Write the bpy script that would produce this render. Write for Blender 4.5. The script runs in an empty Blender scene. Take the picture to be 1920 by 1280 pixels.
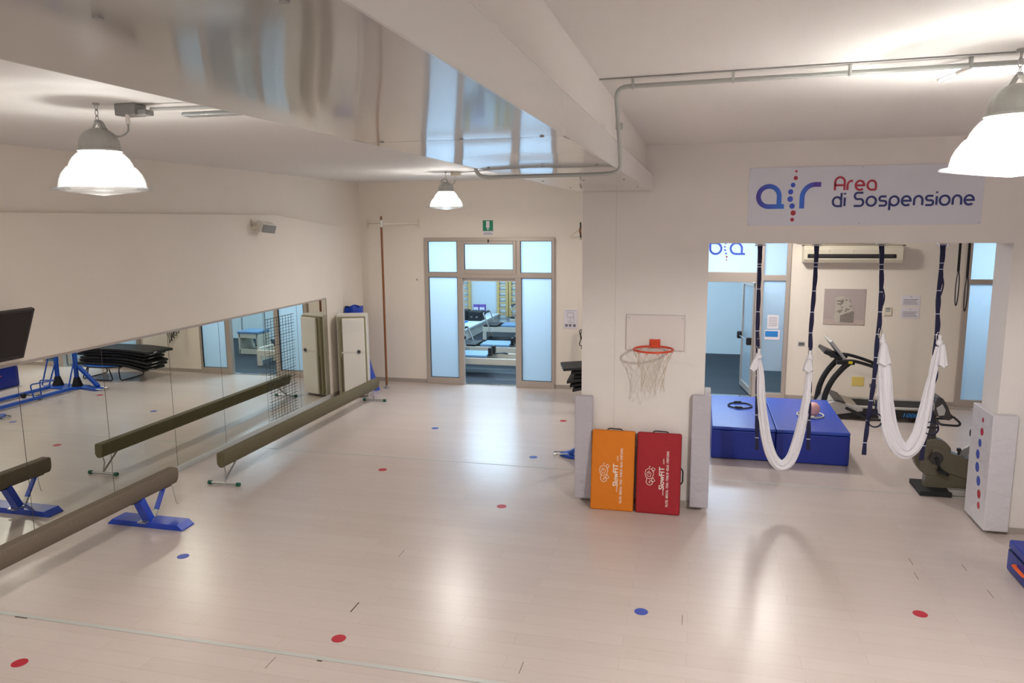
import bpy, bmesh, math, random
from mathutils import Vector, Matrix
random.seed(7)
PI = math.pi
scn = bpy.context.scene
COL = scn.collection
sin, cos = math.sin, math.cos

# ------------------------------------------------------------------ materials
def lin(c):
    c = c / 255.0
    return c / 12.92 if c <= 0.04045 else ((c + 0.055) / 1.055) ** 2.4
def rgb(c): return (lin(c[0]), lin(c[1]), lin(c[2]), 1)
MATS = {}
def M(name, c, rough=.5, metal=0, spec=.5, var=None, bump=None, coat=0, emit=None, alpha=None, coords='Object'):
    m = bpy.data.materials.new(name); m.use_nodes = True
    nt = m.node_tree; b = nt.nodes['Principled BSDF']
    b.inputs['Base Color'].default_value = rgb(c)
    b.inputs['Roughness'].default_value = rough
    b.inputs['Metallic'].default_value = metal
    b.inputs['Specular IOR Level'].default_value = spec
    if coat:
        b.inputs['Coat Weight'].default_value = coat; b.inputs['Coat Roughness'].default_value = .1
    tc = nt.nodes.new('ShaderNodeTexCoord')
    if var:
        n = nt.nodes.new('ShaderNodeTexNoise'); n.inputs['Scale'].default_value = var[0]; n.inputs['Detail'].default_value = 5
        nt.links.new(tc.outputs[coords], n.inputs['Vector'])
        mx = nt.nodes.new('ShaderNodeMixRGB'); mx.blend_type = 'MIX'
        k = 1 - var[1]
        mx.inputs[1].default_value = tuple(v * k for v in rgb(c)[:3]) + (1,)
        mx.inputs[2].default_value = tuple(min(1, v * (1 + var[1] * .5)) for v in rgb(c)[:3]) + (1,)
        nt.links.new(n.outputs['Fac'], mx.inputs[0]); nt.links.new(mx.outputs[0], b.inputs['Base Color'])
    if bump:
        n2 = nt.nodes.new('ShaderNodeTexNoise'); n2.inputs['Scale'].default_value = bump[0]; n2.inputs['Detail'].default_value = 4
        mp = nt.nodes.new('ShaderNodeMapping')
        if len(bump) > 2: mp.inputs['Scale'].default_value = bump[2]
        nt.links.new(tc.outputs[coords], mp.inputs['Vector']); nt.links.new(mp.outputs[0], n2.inputs['Vector'])
        bp = nt.nodes.new('ShaderNodeBump'); bp.inputs['Strength'].default_value = bump[1]; bp.inputs['Distance'].default_value = .02
        nt.links.new(n2.outputs['Fac'], bp.inputs['Height']); nt.links.new(bp.outputs[0], b.inputs['Normal'])
    if emit:
        b.inputs['Emission Color'].default_value = rgb(emit[0]); b.inputs['Emission Strength'].default_value = emit[1]
    MATS[name] = m
    return m
wall_m = M('wall_paint', (234, 224, 211), .6, var=(1.3, .05), bump=(60, .05))
pier_m = M('pier_paint', (229, 223, 219), .6, var=(1.1, .04), bump=(60, .05))
ceil_m = M('ceiling_paint', (231, 228, 224), .7, var=(.7, .03), bump=(40, .04))
blue_wall = M('cool_wall_paint', (222, 232, 238), .6)
base_m = M('skirting_grey', (168, 158, 148), .5)
alu = M('aluminium_frame', (186, 174, 164), .38, .35)
alu_strip = M('floor_strip_metal', (196, 198, 194), .35, .2)
steel = M('steel', (185, 185, 185), .3, .9)
chrome = M('chrome', (215, 215, 215), .12, 1)
blackp = M('black_plastic', (24, 24, 27), .4)
rubber = M('black_rubber', (30, 31, 33), .75, bump=(90, .2))
whitep = M('white_plastic', (226, 222, 214), .4)
creamp = M('cream_plastic', (222, 213, 192), .45)
greyp = M('grey_plastic', (150, 150, 148), .45)
greyl = M('light_grey_plastic', (212, 206, 200), .45)
cap_m = M('lamp_cap_grey', (166, 165, 160), .5, .1)
tubeg = M('conduit_grey', (178, 181, 177), .4)
blue_st = M('blue_painted_steel', (22, 84, 196), .35, coat=.3, var=(14, .15))
blue_st2 = M('royal_blue_steel', (22, 66, 190), .35, coat=.3, var=(18, .2))
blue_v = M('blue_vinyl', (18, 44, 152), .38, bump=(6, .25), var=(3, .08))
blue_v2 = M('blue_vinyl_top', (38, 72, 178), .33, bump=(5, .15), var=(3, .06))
suede = M('olive_suede', (104, 96, 72), .8, var=(30, .15), bump=(120, .15))
suede2 = M('brown_suede', (112, 100, 86), .8, var=(30, .12), bump=(120, .15))
olive = M('olive_panel', (140, 132, 106), .5)
green_r = M('green_rubber', (22, 92, 74), .6)
wood_pole = M('varnished_wood', (134, 78, 34), .35, var=(20, .3), coat=.3)
wood_l = M('light_wood', (226, 205, 165), .45, var=(12, .12))
ref_wood = M('pale_maple', (222, 214, 198), .4, var=(8, .08))
ladder_w = M('ladder_pine', (220, 184, 120), .45, var=(12, .1))
orange_m = M('orange_cover', (220, 122, 10), .7, bump=(9, .35), var=(8, .06))
red_m = M('red_cover', (158, 20, 34), .7, bump=(9, .35), var=(8, .06))
print_w = M('white_print', (235, 225, 215), .6)
pad_m = M('grey_pad_vinyl', (186, 181, 190), .42, bump=(5, 1.0, (1, 1, 1.6)))
pad_w = M('white_pad_vinyl', (210, 206, 210), .42, bump=(5, 1.0, (1, 1, 1.6)))
navy = M('navy_webbing', (22, 22, 62), .75, bump=(150, .2))
white_st = M('white_stitch', (190, 196, 215), .8)
cloth_m = M('white_cloth', (236, 234, 240), .85, bump=(40, .1))
black_mat = M('black_mat_cover', (30, 30, 31), .55, bump=(12, .3))
tramp_b = M('blue_tarp', (34, 96, 196), .5)
hoop_m = M('orange_red_steel', (214, 74, 44), .4)
net_m = M('net_string', (205, 192, 172), .8)
red_d = M('red_sticker', (178, 34, 52), .45)
blue_d = M('blue_sticker', (62, 84, 176), .45)
red_p = M('red_print', (176, 52, 72), .6)
navy_p = M('navy_print', (50, 58, 120), .6)
blue_p = M('blue_print', (66, 92, 205), .6)
sign_m = M('white_sign_panel', (214, 214, 226), .35)
paper = M('paper_white', (226, 220, 226), .7)
paper_y = M('yellow_paper', (226, 200, 112), .7)
ink = M('grey_ink', (120, 118, 130), .7)
ink_b = M('blue_ink', (40, 130, 205), .6)
green_s = M('green_sign', (0, 128, 88), .5)
tv_m = M('tv_frame', (34, 30, 30), .35)
tv_s = M('tv_screen', (20, 12, 14), .12)
bike_m = M('bronze_grey_plastic', (100, 93, 77), .38, coat=.2)
bike_d = M('dark_grey_plastic', (58, 54, 54), .45)
silver = M('silver_plastic', (186, 184, 180), .35, .4)
pink = M('pink_rubber', (232, 176, 176), .45)
ringw = M('white_grip_ring', (214, 212, 200), .5)
yellow = M('yellow_label', (230, 205, 30), .5)
pink_w = M('poster_backdrop', (180, 166, 162), .5, var=(3, .06))
stone_m = M('pale_stone_print', (196, 188, 176), .7, var=(30, .35))
stone_d = M('dark_stone_print', (142, 132, 124), .7, var=(45, .45))
poster_f = M('poster_floor', (190, 172, 164), .5)
dark_gap = M('dark_gap', (70, 55, 40), .8)
purple_b = M('purple_print', (120, 90, 175), .5)
dkfloor_b = M('steel_blue_pad', (112, 150, 190), .45)
handle_o = M('orange_strap', (240, 100, 40), .6)
seam_m = M('mirror_seam', (60, 52, 44), .6)
mirror_m = M('mirror_silver', (226, 228, 218), .004, 1)
floor_gap_m = dark_gap
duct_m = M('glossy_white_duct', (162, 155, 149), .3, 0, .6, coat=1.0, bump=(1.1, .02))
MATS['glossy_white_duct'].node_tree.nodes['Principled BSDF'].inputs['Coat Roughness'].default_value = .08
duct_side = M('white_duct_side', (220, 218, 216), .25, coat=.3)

def glass_mat(name, tint, trans, rough=.1, dif=.25):
    m = bpy.data.materials.new(name); m.use_nodes = True; nt = m.node_tree; nt.nodes.clear()
    out = nt.nodes.new('ShaderNodeOutputMaterial')
    tl = nt.nodes.new('ShaderNodeBsdfTranslucent'); tl.inputs[0].default_value = rgb(tint)
    df = nt.nodes.new('ShaderNodeBsdfDiffuse'); df.inputs[0].default_value = rgb(tint)
    tp = nt.nodes.new('ShaderNodeBsdfTransparent'); tp.inputs[0].default_value = rgb(tint)
    gl = nt.nodes.new('ShaderNodeBsdfGlossy'); gl.inputs['Roughness'].default_value = rough
    m1 = nt.nodes.new('ShaderNodeMixShader'); m1.inputs[0].default_value = dif
    nt.links.new(tl.outputs[0], m1.inputs[1]); nt.links.new(df.outputs[0], m1.inputs[2])
    m2 = nt.nodes.new('ShaderNodeMixShader'); m2.inputs[0].default_value = trans
    nt.links.new(m1.outputs[0], m2.inputs[1]); nt.links.new(tp.outputs[0], m2.inputs[2])
    fr = nt.nodes.new('ShaderNodeFresnel'); fr.inputs[0].default_value = 1.35
    m3 = nt.nodes.new('ShaderNodeMixShader')
    nt.links.new(fr.outputs[0], m3.inputs[0]); nt.links.new(m2.outputs[0], m3.inputs[1]); nt.links.new(gl.outputs[0], m3.inputs[2])
    nt.links.new(m3.outputs[0], out.inputs[0])
    MATS[name] = m
    return m
frost = glass_mat('frosted_film_glass', (236, 246, 252), .0, .15, .12)
clear = glass_mat('clear_glass', (225, 238, 240), .92, .02)
shade_m = glass_mat('prismatic_acrylic', (248, 251, 253), .86, .15, .2)
lens_m = glass_mat('clear_acrylic_lens', (252, 253, 253), .93, .15, .25)
tubecov = glass_mat('clear_tube_plastic', (235, 240, 240), .4, .1, .5)
for n in shade_m.node_tree.nodes:
    if n.type == 'MIX_SHADER': pass
def emis(name, c, s):
    m = bpy.data.materials.new(name); m.use_nodes = True; nt = m.node_tree; nt.nodes.clear()
    out = nt.nodes.new('ShaderNodeOutputMaterial'); e = nt.nodes.new('ShaderNodeEmission')
    e.inputs[0].default_value = rgb(c); e.inputs[1].default_value = s; nt.links.new(e.outputs[0], out.inputs[0]); MATS[name] = m
    return m
bulb_m = emis('lamp_bulb_glow', (255, 251, 246), 14)
sky_m = emis('skylight_daylight', (246, 248, 255), 6)
tube_m = emis('cool_tube_glow', (200, 230, 255), 5)
fill_glow_m = emis('window_fill_glow', (235, 242, 255), .6)  # glow for the unseen windows added behind the camera as fill

def grad_mat(name, c0, c1, x0, x1):
    # printed ink running from one colour to another across the logo (local x)
    m = M(name, c0, .6); nt = m.node_tree; b = nt.nodes['Principled BSDF']
    g = nt.nodes.new('ShaderNodeNewGeometry'); s = nt.nodes.new('ShaderNodeSeparateXYZ'); mr = nt.nodes.new('ShaderNodeMapRange')
    mr.inputs[1].default_value = x0; mr.inputs[2].default_value = x1
    r = nt.nodes.new('ShaderNodeMixRGB'); r.inputs[1].default_value = rgb(c0); r.inputs[2].default_value = rgb(c1)
    nt.links.new(g.outputs['Position'], s.inputs[0]); nt.links.new(s.outputs[0], mr.inputs[0]); nt.links.new(mr.outputs[0], r.inputs[0])
    nt.links.new(r.outputs[0], b.inputs['Base Color'])
    return m
logo_a = grad_mat('logo_blue_a', (78, 62, 165), (62, 120, 225), .56, .80)
logo_r = grad_mat('logo_blue_r', (62, 120, 225), (92, 64, 170), .99, 1.12)

def floor_material():
    m = bpy.data.materials.new('pale_laminate'); m.use_nodes = True; nt = m.node_tree; b = nt.nodes['Principled BSDF']
    N = nt.nodes.new; L = nt.links.new
    tc = N('ShaderNodeTexCoord')
    br = N('ShaderNodeTexBrick'); br.inputs['Scale'].default_value = 1; br.inputs['Brick Width'].default_value = 1.28
    br.inputs['Row Height'].default_value = .155; br.inputs['Mortar Size'].default_value = .0016; br.inputs['Mortar Smooth'].default_value = .3
    br.offset = .37; br.offset_frequency = 2
    br.inputs['Color1'].default_value = rgb((202, 189, 182)); br.inputs['Color2'].default_value = rgb((198, 184, 177)); br.inputs['Mortar'].default_value = rgb((180, 162, 151))
    L(tc.outputs['Object'], br.inputs['Vector'])
    mp = N('ShaderNodeMapping'); mp.inputs['Scale'].default_value = (1.6, 26, 1); L(tc.outputs['Object'], mp.inputs[0])
    no = N('ShaderNodeTexNoise'); no.inputs['Scale'].default_value = 2.2; no.inputs['Detail'].default_value = 6; L(mp.outputs[0], no.inputs[0])
    mx = N('ShaderNodeMixRGB'); mx.blend_type = 'MULTIPLY'; mx.inputs[0].default_value = .6
    cr = N('ShaderNodeMapRange'); cr.inputs[1].default_value = .3; cr.inputs[2].default_value = .7; cr.inputs[3].default_value = .92; cr.inputs[4].default_value = 1.0
    L(no.outputs['Fac'], cr.inputs[0]); L(br.outputs['Color'], mx.inputs[1]); L(cr.outputs[0], mx.inputs[2])
    L(mx.outputs[0], b.inputs['Base Color'])
    b.inputs['Roughness'].default_value = .29; b.inputs['Specular IOR Level'].default_value = .6
    bp = N('ShaderNodeBump'); bp.inputs['Strength'].default_value = .06; bp.inputs['Distance'].default_value = .004
    L(no.outputs['Fac'], bp.inputs['Height']); L(bp.outputs[0], b.inputs['Normal'])
    return m
floor_m = floor_material()
def dark_floor_material():
    m = M('rubber_tile_floor', (30, 38, 48), .6, var=(60, .2)); nt = m.node_tree; b = nt.nodes['Principled BSDF']
    N = nt.nodes.new; L = nt.links.new
    tc = N('ShaderNodeTexCoord'); br = N('ShaderNodeTexBrick'); br.inputs['Scale'].default_value = 1; br.offset = .0
    br.inputs['Brick Width'].default_value = 1.0; br.inputs['Row Height'].default_value = .5; br.inputs['Mortar Size'].default_value = .012
    br.inputs['Color1'].default_value = rgb((28, 37, 48)); br.inputs['Color2'].default_value = rgb((23, 31, 42)); br.inputs['Mortar'].default_value = rgb((12, 16, 22))
    L(tc.outputs['Object'], br.inputs['Vector']); L(br.outputs['Color'], b.inputs['Base Color'])
    return m
dkfloor = dark_floor_material()
# skirting-high dirt on the main wall is subtle, left to the noise in wall_paint

# ------------------------------------------------------------------ builders
def rootloc(o):
    while o.parent: o = o.parent
    return o.location
class B:
    def __init__(s): s.v = []; s.f = []; s.m = []; s.mi = 0
    def add(s, vs, fs):
        n = len(s.v); s.v += [tuple(v) for v in vs]; s.f += [tuple(i + n for i in f) for f in fs]; s.m += [s.mi] * len(fs); return s
    def box(s, x0, x1, y0, y1, z0, z1):
        return s.add([(x0,y0,z0),(x1,y0,z0),(x1,y1,z0),(x0,y1,z0),(x0,y0,z1),(x1,y0,z1),(x1,y1,z1),(x0,y1,z1)],
                     [(3,2,1,0),(4,5,6,7),(0,1,5,4),(1,2,6,5),(2,3,7,6),(3,0,4,7)])
    def obox(s, c, sx, sy, sz, R):
        vs = []
        for k in ((-1,-1,-1),(1,-1,-1),(1,1,-1),(-1,1,-1),(-1,-1,1),(1,-1,1),(1,1,1),(-1,1,1)):
            vs.append(Vector(c) + R @ Vector((k[0]*sx/2, k[1]*sy/2, k[2]*sz/2)))
        return s.add(vs, [(3,2,1,0),(4,5,6,7),(0,1,5,4),(1,2,6,5),(2,3,7,6),(3,0,4,7)])
    def bar(s, p0, p1, w, h, up=(0,0,1)):
        p0 = Vector(p0); p1 = Vector(p1); d = p1 - p0; z = d.normalized(); u = Vector(up)
        x = z.cross(u)
        if x.length < 1e-4: x = z.cross(Vector((0,1,0)))
        x.normalize(); y = x.cross(z)
        R = Matrix((x, y, z)).transposed()
        return s.obox((p0 + p1) / 2, w, h, d.length, R)
    def tube(s, path, r, n=10, closed=False, ry=None, caps=True, up=None):
        P = [Vector(p) for p in path]; k = len(P); vs = []; fs = []
        rr = r if callable(r) else (lambda t: r)
        prev = None
        for i in range(k):
            if closed: t = (P[(i+1) % k] - P[i-1]).normalized()
            elif i == 0: t = (P[1] - P[0]).normalized()
            elif i == k-1: t = (P[-1] - P[-2]).normalized()
            else: t = ((P[i+1]-P[i]).normalized() + (P[i]-P[i-1]).normalized())
            if t.length < 1e-6: t = Vector((0,0,1))
            t.normalize()
            if prev is None:
                a = Vector(up) if up else (Vector((0,0,1)) if abs(t.z) < .9 else Vector((0,1,0)))
                nx = (a - t * a.dot(t)).normalized()
            else:
                nx = (prev - t * prev.dot(t))
                nx = nx.normalized() if nx.length > 1e-6 else prev
            prev = nx; ny = t.cross(nx)
            R = rr(i / (k-1)); q = (ry / r * R) if (ry and not callable(r)) else R
            for j in range(n):
                a = 2*PI*j/n
                vs.append(P[i] + nx * cos(a) * R + ny * sin(a) * q)
        m = k if closed else k-1
        for i in range(m):
            for j in range(n):
                a = i*n+j; b2 = i*n+(j+1) % n; c = ((i+1) % k)*n+(j+1) % n; d = ((i+1) % k)*n+j
                fs.append((a, b2, c, d))
        if caps and not closed:
            fs.append(tuple(range(n-1, -1, -1))); fs.append(tuple((k-1)*n+j for j in range(n)))
        return s.add(vs, fs)
    def cyl(s, p0, p1, r, r1=None, n=20):
        r1 = r if r1 is None else r1
        return s.tube([p0, p1], (lambda t: r + (r1-r)*t), n)
    def lathe(s, prof, c=(0,0,0), n=32, close=False):
        vs = []; fs = []; k = len(prof)
        for (r, z) in prof:
            for j in range(n):
                a = 2*PI*j/n; vs.append((c[0]+r*cos(a), c[1]+r*sin(a), c[2]+z))
        for i in range(k-1):
            for j in range(n):
                fs.append((i*n+j, i*n+(j+1) % n, (i+1)*n+(j+1) % n, (i+1)*n+j))
        return s.add(vs, fs)
    def prism(s, poly, f, d0, d1):
        # poly: 2D points, f(u,v,d)->xyz ; extruded between d0 and d1
        n = len(poly); vs = [f(u, v, d0) for u, v in poly] + [f(u, v, d1) for u, v in poly]
        fs = [tuple(range(n-1, -1, -1)), tuple(range(n, 2*n))] + [(i, (i+1) % n, n+(i+1) % n, n+i) for i in range(n)]
        return s.add(vs, fs)
    def ribbon(s, path, w, f, d0, d1, closed=False):
        P = []
        for p in path:
            p = Vector(p)
            if not P or (p-P[-1]).length > 1e-5: P.append(p)
        if closed and (P[0]-P[-1]).length < 1e-5: P.pop()
        k = len(P); L = []; R = []
        for i in range(k):
            if closed: a = P[i] - P[i-1]; b = P[(i+1) % k] - P[i]
            else:
                a = P[i]-P[i-1] if i else P[1]-P[0]; b = P[i+1]-P[i] if i < k-1 else P[-1]-P[-2]
            a = a.normalized(); b = b.normalized(); t = (a+b)
            t = t.normalized() if t.length > 1e-6 else a
            nrm = Vector((-t.y, t.x)); c = max(.5, nrm.dot(Vector((-a.y, a.x)))); o = nrm * (w/2/c)
            L.append(P[i]+o); R.append(P[i]-o)
        m = k if closed else k-1
        for i in range(m):
            j = (i+1) % k
            s.prism([tuple(L[i]), tuple(R[i]), tuple(R[j]), tuple(L[j])], f, d0-.00003*i, d1)
        return s
    def sphere(s, c, r, n=20, sz=1):
        return s.lathe([(max(1e-4, r*sin(PI*i/n)), -r*cos(PI*i/n)*sz) for i in range(n+1)], c, 2*n)
    def build(s, name, mat, parent=None, bevel=0, smooth=35, world=True, segs=2, origin=None):
        me = bpy.data.meshes.new(name)
        o = bpy.data.objects.new(name, me); COL.objects.link(o)
        off = Vector((0,0,0))
        if parent is not None:
            o.parent = parent
            if world: off = rootloc(parent)
        else:
            if origin is None:
                xs = [v[0] for v in s.v]; ys = [v[1] for v in s.v]; zs = [v[2] for v in s.v]
                off = Vector(((min(xs)+max(xs))/2, (min(ys)+max(ys))/2, min(zs)))
            else: off = Vector(origin)
            o.location = off
        me.from_pydata([tuple(Vector(v) - off) for v in s.v], [], s.f)
        for mm in (mat if isinstance(mat, (list, tuple)) else [mat]): me.materials.append(mm)
        for p, i in zip(me.polygons, s.m): p.material_index = i
        bm = bmesh.new(); bm.from_mesh(me); bmesh.ops.recalc_face_normals(bm, faces=bm.faces); bm.to_mesh(me); bm.free()
        if smooth:
            me.polygons.foreach_set('use_smooth', [True]*len(me.polygons))
            me.set_sharp_from_angle(angle=math.radians(smooth))
        if bevel:
            bv = o.modifiers.new('bevel', 'BEVEL'); bv.width = bevel; bv.segments = segs; bv.limit_method = 'ANGLE'; bv.angle_limit = math.radians(40)
            bv.harden_normals = True
        return o
def bx(*a):
    b = B()
    b.box(*a); return b
def tag(o, label, cat, group=None):
    o['label'] = label; o['category'] = cat
    if group: o['group'] = group
    return o
def thing(name, label, cat, loc=(0,0,0), rotz=0, group=None):
    o = bpy.data.objects.new(name, None); COL.objects.link(o); o.location = loc; o.rotation_euler = (0,0,rotz); o.empty_display_size = .1
    return tag(o, label, cat, group)
def struct(o):
    o['kind'] = 'structure'; return o
def dup(root, loc=None, rotz=None, label=None):
    def cp(o, par):
        c = o.copy(); COL.objects.link(c)
        if par: c.parent = par
        for ch in [x for x in ALL if x.parent is o]: cp(ch, c)
        return c
    ALL = list(bpy.data.objects)
    r = cp(root, None)
    if loc is not None: r.location = loc
    if rotz is not None: r.rotation_euler = (0,0,rotz)
    if label: r['label'] = label
    return r
def arc(cx, cz, rx, rz, a0, a1, n=14):
    return [(cx+rx*cos(math.radians(a0+(a1-a0)*i/n)), cz+rz*sin(math.radians(a0+(a1-a0)*i/n))) for i in range(n+1)]
def smoothpath(P, n=6):
    P = [Vector(p) for p in P]; out = []
    for i in range(len(P)-1):
        p0 = P[max(0,i-1)]; p1 = P[i]; p2 = P[i+1]; p3 = P[min(len(P)-1,i+2)]
        for j in range(n):
            t = j/n
            out.append(.5*((2*p1)+(p2-p0)*t+(2*p0-5*p1+4*p2-p3)*t*t+(3*p1-p0-3*p2+p3)*t**3))
    out.append(P[-1]); return out
def fillet(P, r, n=5):
    P = [Vector(p) for p in P]; out = [P[0]]
    for i in range(1, len(P)-1):
        a = (P[i-1]-P[i]); b = (P[i+1]-P[i]); ra = min(r, a.length*.45); rb = min(r, b.length*.45)
        s_ = P[i]+a.normalized()*ra; e = P[i]+b.normalized()*rb
        for j in range(n+1):
            t = j/n; out.append(s_*(1-t)**2+P[i]*2*t*(1-t)+e*t*t)
    out.append(P[-1]); return out
def text_part(name, s_, size, M4, mat, parent, bold=0, depth=.0006, align='LEFT', sx=1.0):
    cu = bpy.data.curves.new(name, 'FONT'); cu.body = s_; cu.size = size; cu.offset = bold; cu.extrude = depth; cu.align_x = align; cu.resolution_u = 3
    t = bpy.data.objects.new(name, cu); COL.objects.link(t)
    dg = bpy.context.evaluated_depsgraph_get(); dg.update()
    me = bpy.data.meshes.new_from_object(t.evaluated_get(dg)); bpy.data.objects.remove(t); bpy.data.curves.remove(cu)
    me.transform(M4 @ Matrix.Diagonal((sx,1,1,1)))
    me.materials.clear(); me.materials.append(mat)
    o = bpy.data.objects.new(name, me); COL.objects.link(o); o.parent = parent
    return o
def basis4(x, y, z, o):
    m = Matrix.Identity(4)
    for i in range(3): m[i][0] = x[i]; m[i][1] = y[i]; m[i][2] = z[i]; m[i][3] = o[i]
    return m
FRONT = lambda u, v, d: (u, d, v)       # drawn on a wall facing the room (x, z), depth along y
TOP = lambda u, v, d: (u, v, d)

# ------------------------------------------------------------------ setting
XL, YB, ZC, YP = -6.51, 13.85, 3.94, 8.22
XR, YF = 5.6, -3.6
struct(bx(XL-.1, XR+.1, YF-.1, 14.0, -.12, 0).build('floor', floor_m, smooth=0, origin=(0,0,0)))
fl = bpy.data.objects['floor']
g = B()
for x, y0, y1 in [(-2.7,5.27,5.43),(-2.71,6.33,6.48),(-1.15,4.75,4.9),(-.04,5.68,5.83),(-2.95,4.4,4.545),(2.01,7.22,7.37),(1.98,6.92,7.06),(2.5,6.7,6.85),(2.45,7.2,7.33)]:
    w = .005 if x == -2.7 else .002
    g.box(x-w, x+w, y0, y1, .0002, .001)
g.build('plank_gap', floor_gap_m, fl, smooth=0)
g = B(); g.box(-5.36,-5.24,4.575,4.592,.0002,.003); g.box(-2.63,-2.59,4.568,4.578,.0002,.003); g.build('worn_edge', floor_gap_m, fl, smooth=0)
struct(bx(XL, XR, 4.585, 4.625, 0, .004).build('trim_1', alu_strip, bevel=.001))
struct(bx(XL, XR, 9.2, 9.222, 0, .003).build('trim_2', alu_strip, bevel=.001))
# ceiling with the skylight opening x 1.22..2.4, y 4.45..4.84
c = B()
SX0, SX1, SY0, SY1 = 1.24, 2.5, 4.46, 4.83
c.box(XL-.1, XR+.1, YF-.1, SY0, ZC, ZC+.2); c.box(XL-.1, XR+.1, SY1, 14.0, ZC, ZC+.2)
c.box(XL-.1, SX0, SY0, SY1, ZC, ZC+.2); c.box(SX1, XR+.1, SY0, SY1, ZC, ZC+.2)
struct(c.build('ceiling', ceil_m, smooth=0))
struct(bx(SX0-.02, SX1+.02, SY0-.02, SY1+.02, ZC+.2, ZC+.22).build('window_1', sky_m, smooth=0))
# walls
struct(bx(XL-.15, XL, YF, 14.0, 0, ZC).build('wall_left', wall_m, smooth=0))
lp = B()   # raised plasterboard lining above and behind the mirror, sloping down at its far end
lp.prism([(YF,0),(12.88,0),(12.88,3.09),(10.71,3.30),(YF,3.285)], lambda u,v,d:(d,u,v), XL, XL+.05)
struct(lp.build('trim_3', wall_m, smooth=0, bevel=.004))
w = B()
def wallbits(b, x0, x1, y0, y1, holes, z1):
    x = x0
    for h0, h1, ht in holes:
        b.box(x, h0, y0, y1, 0, z1); b.box(h0, h1, y0, y1, ht, z1); x = h1
    b.box(x, x1, y0, y1, 0, z1)
wallbits(w, XL, XR, YB, 14.0, [(-5.166,-2.597,2.869),(-1.07,1.56,2.869),(4.27,5.5,2.869)], ZC)
struct(w.build('wall_back', wall_m, smooth=0))
struct(bx(XR, XR+.15, YF, 14.0, 0, ZC).build('wall_right', wall_m, smooth=0))
w = B()
w.box(XL, XR, YF-.15, YF, 0, 1.0); w.box(XL, XR, YF-.15, YF, 2.9, ZC); w.box(XL, -4.6, YF-.15, YF, 1.0, 2.9); w.box(-.8,.4, YF-.15, YF, 1.0, 2.9); w.box(4.2, XR, YF-.15, YF, 1.0, 2.9)
struct(w.build('wall_front', wall_m, smooth=0))
struct(bx(-4.6, -.8, YF-.16, YF-.14, 1.0, 2.9).build('fill_window_2', fill_glow_m, smooth=0))  # unseen glowing window, added to fill the room with light
struct(bx(.4, 4.2, YF-.16, YF-.14, 1.0, 2.9).build('fill_window_3', fill_glow_m, smooth=0))  # second added fill window, also out of view
# partition: pillar, lintel, right pier
PT = 8.66
w = B(); w.box(-1.236, .105, YP, PT, 0, ZC); w.box(.105, 2.94, YP, PT, 2.922, ZC); w.box(2.94, XR, YP, PT, 0, ZC)
struct(w.build('wall_partition', pier_m, smooth=0))
struct(bx(-.872, -.868, YP-.0015, YP, .08, 3.47)  .build('trim_4', M('joint_line', (204, 196, 190), .6), smooth=0))
# structural beam and duct
struct(bx(-1.2, -.56, YF, YP, 3.62, ZC).build('wall_beam', pier_m, smooth=0))
struct(bx(-1.2, -.56, PT, YB, 3.55, ZC).build('wall_beam_rear', wall_m, smooth=0))
# skirtings
b = B(); b.box(XL+.05, -5.166, YB-.012, YB, 0, .075); b.box(-2.597, -1.07, YB-.012, YB, 0, .075); b.box(1.56, 4.27, YB-.012, YB, 0, .075)
struct(b.build('baseboard_back', base_m, bevel=.002))
b = B(); b.box(-1.236, .105, YP-.014, YP, 0, .075); b.box(2.94, XR, YP-.014, YP, 0, .06)
struct(b.build('baseboard_partition', base_m, bevel=.002))
struct(bx(XL+.05, XL+.062, 12.2, 12.88, 0, .07).build('baseboard_left', base_m, bevel=.002))

# glossy duct along the beam
dt = thing('ventilation_duct', 'long glossy white metal duct boxed under the ceiling beam', 'duct', (-.88, 2, 3.477))
DZ0, DZ1 = 3.477, 3.632
edges = [YF+.02, -.4, 2.8, 5.9, YP-.002]
for i in range(4):
    y0, y1 = edges[i]+.002, edges[i+1]-.002
    # soffit sheet with a light buckle
    s_ = B(); nx, ny = 10, 26; vs = []; fs = []
    for iy in range(ny+1):
        for ix in range(nx+1):
            x = -1.279+.789*ix/nx; y = y0+(y1-y0)*iy/ny
            e = .9*sin(PI*ix/nx)*sin(PI*iy/ny)
            z = DZ0 - .006*e*sin(2.1*y+1.3*i) - .0025*e*sin(9*x+3.1*y)
            vs.append((x, y, z))
    for iy in range(ny):
        for ix in range(nx):
            a = iy*(nx+1)+ix; fs.append((a, a+1, a+nx+2, a+nx+1))
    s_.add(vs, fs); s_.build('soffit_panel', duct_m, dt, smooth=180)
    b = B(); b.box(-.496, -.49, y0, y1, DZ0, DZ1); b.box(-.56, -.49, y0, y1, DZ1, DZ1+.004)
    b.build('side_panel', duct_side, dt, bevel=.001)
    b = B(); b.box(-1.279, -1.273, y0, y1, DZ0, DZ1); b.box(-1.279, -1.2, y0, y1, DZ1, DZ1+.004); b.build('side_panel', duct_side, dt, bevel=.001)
for y in (1.0, 2.78, 4.3, 5.88, 7.2):
    for x in (-1.2, -.88, -.57): B().cyl((x, y, DZ0-.004), (x, y, DZ0), .008, n=8).build('screw', greyp, dt)

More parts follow.
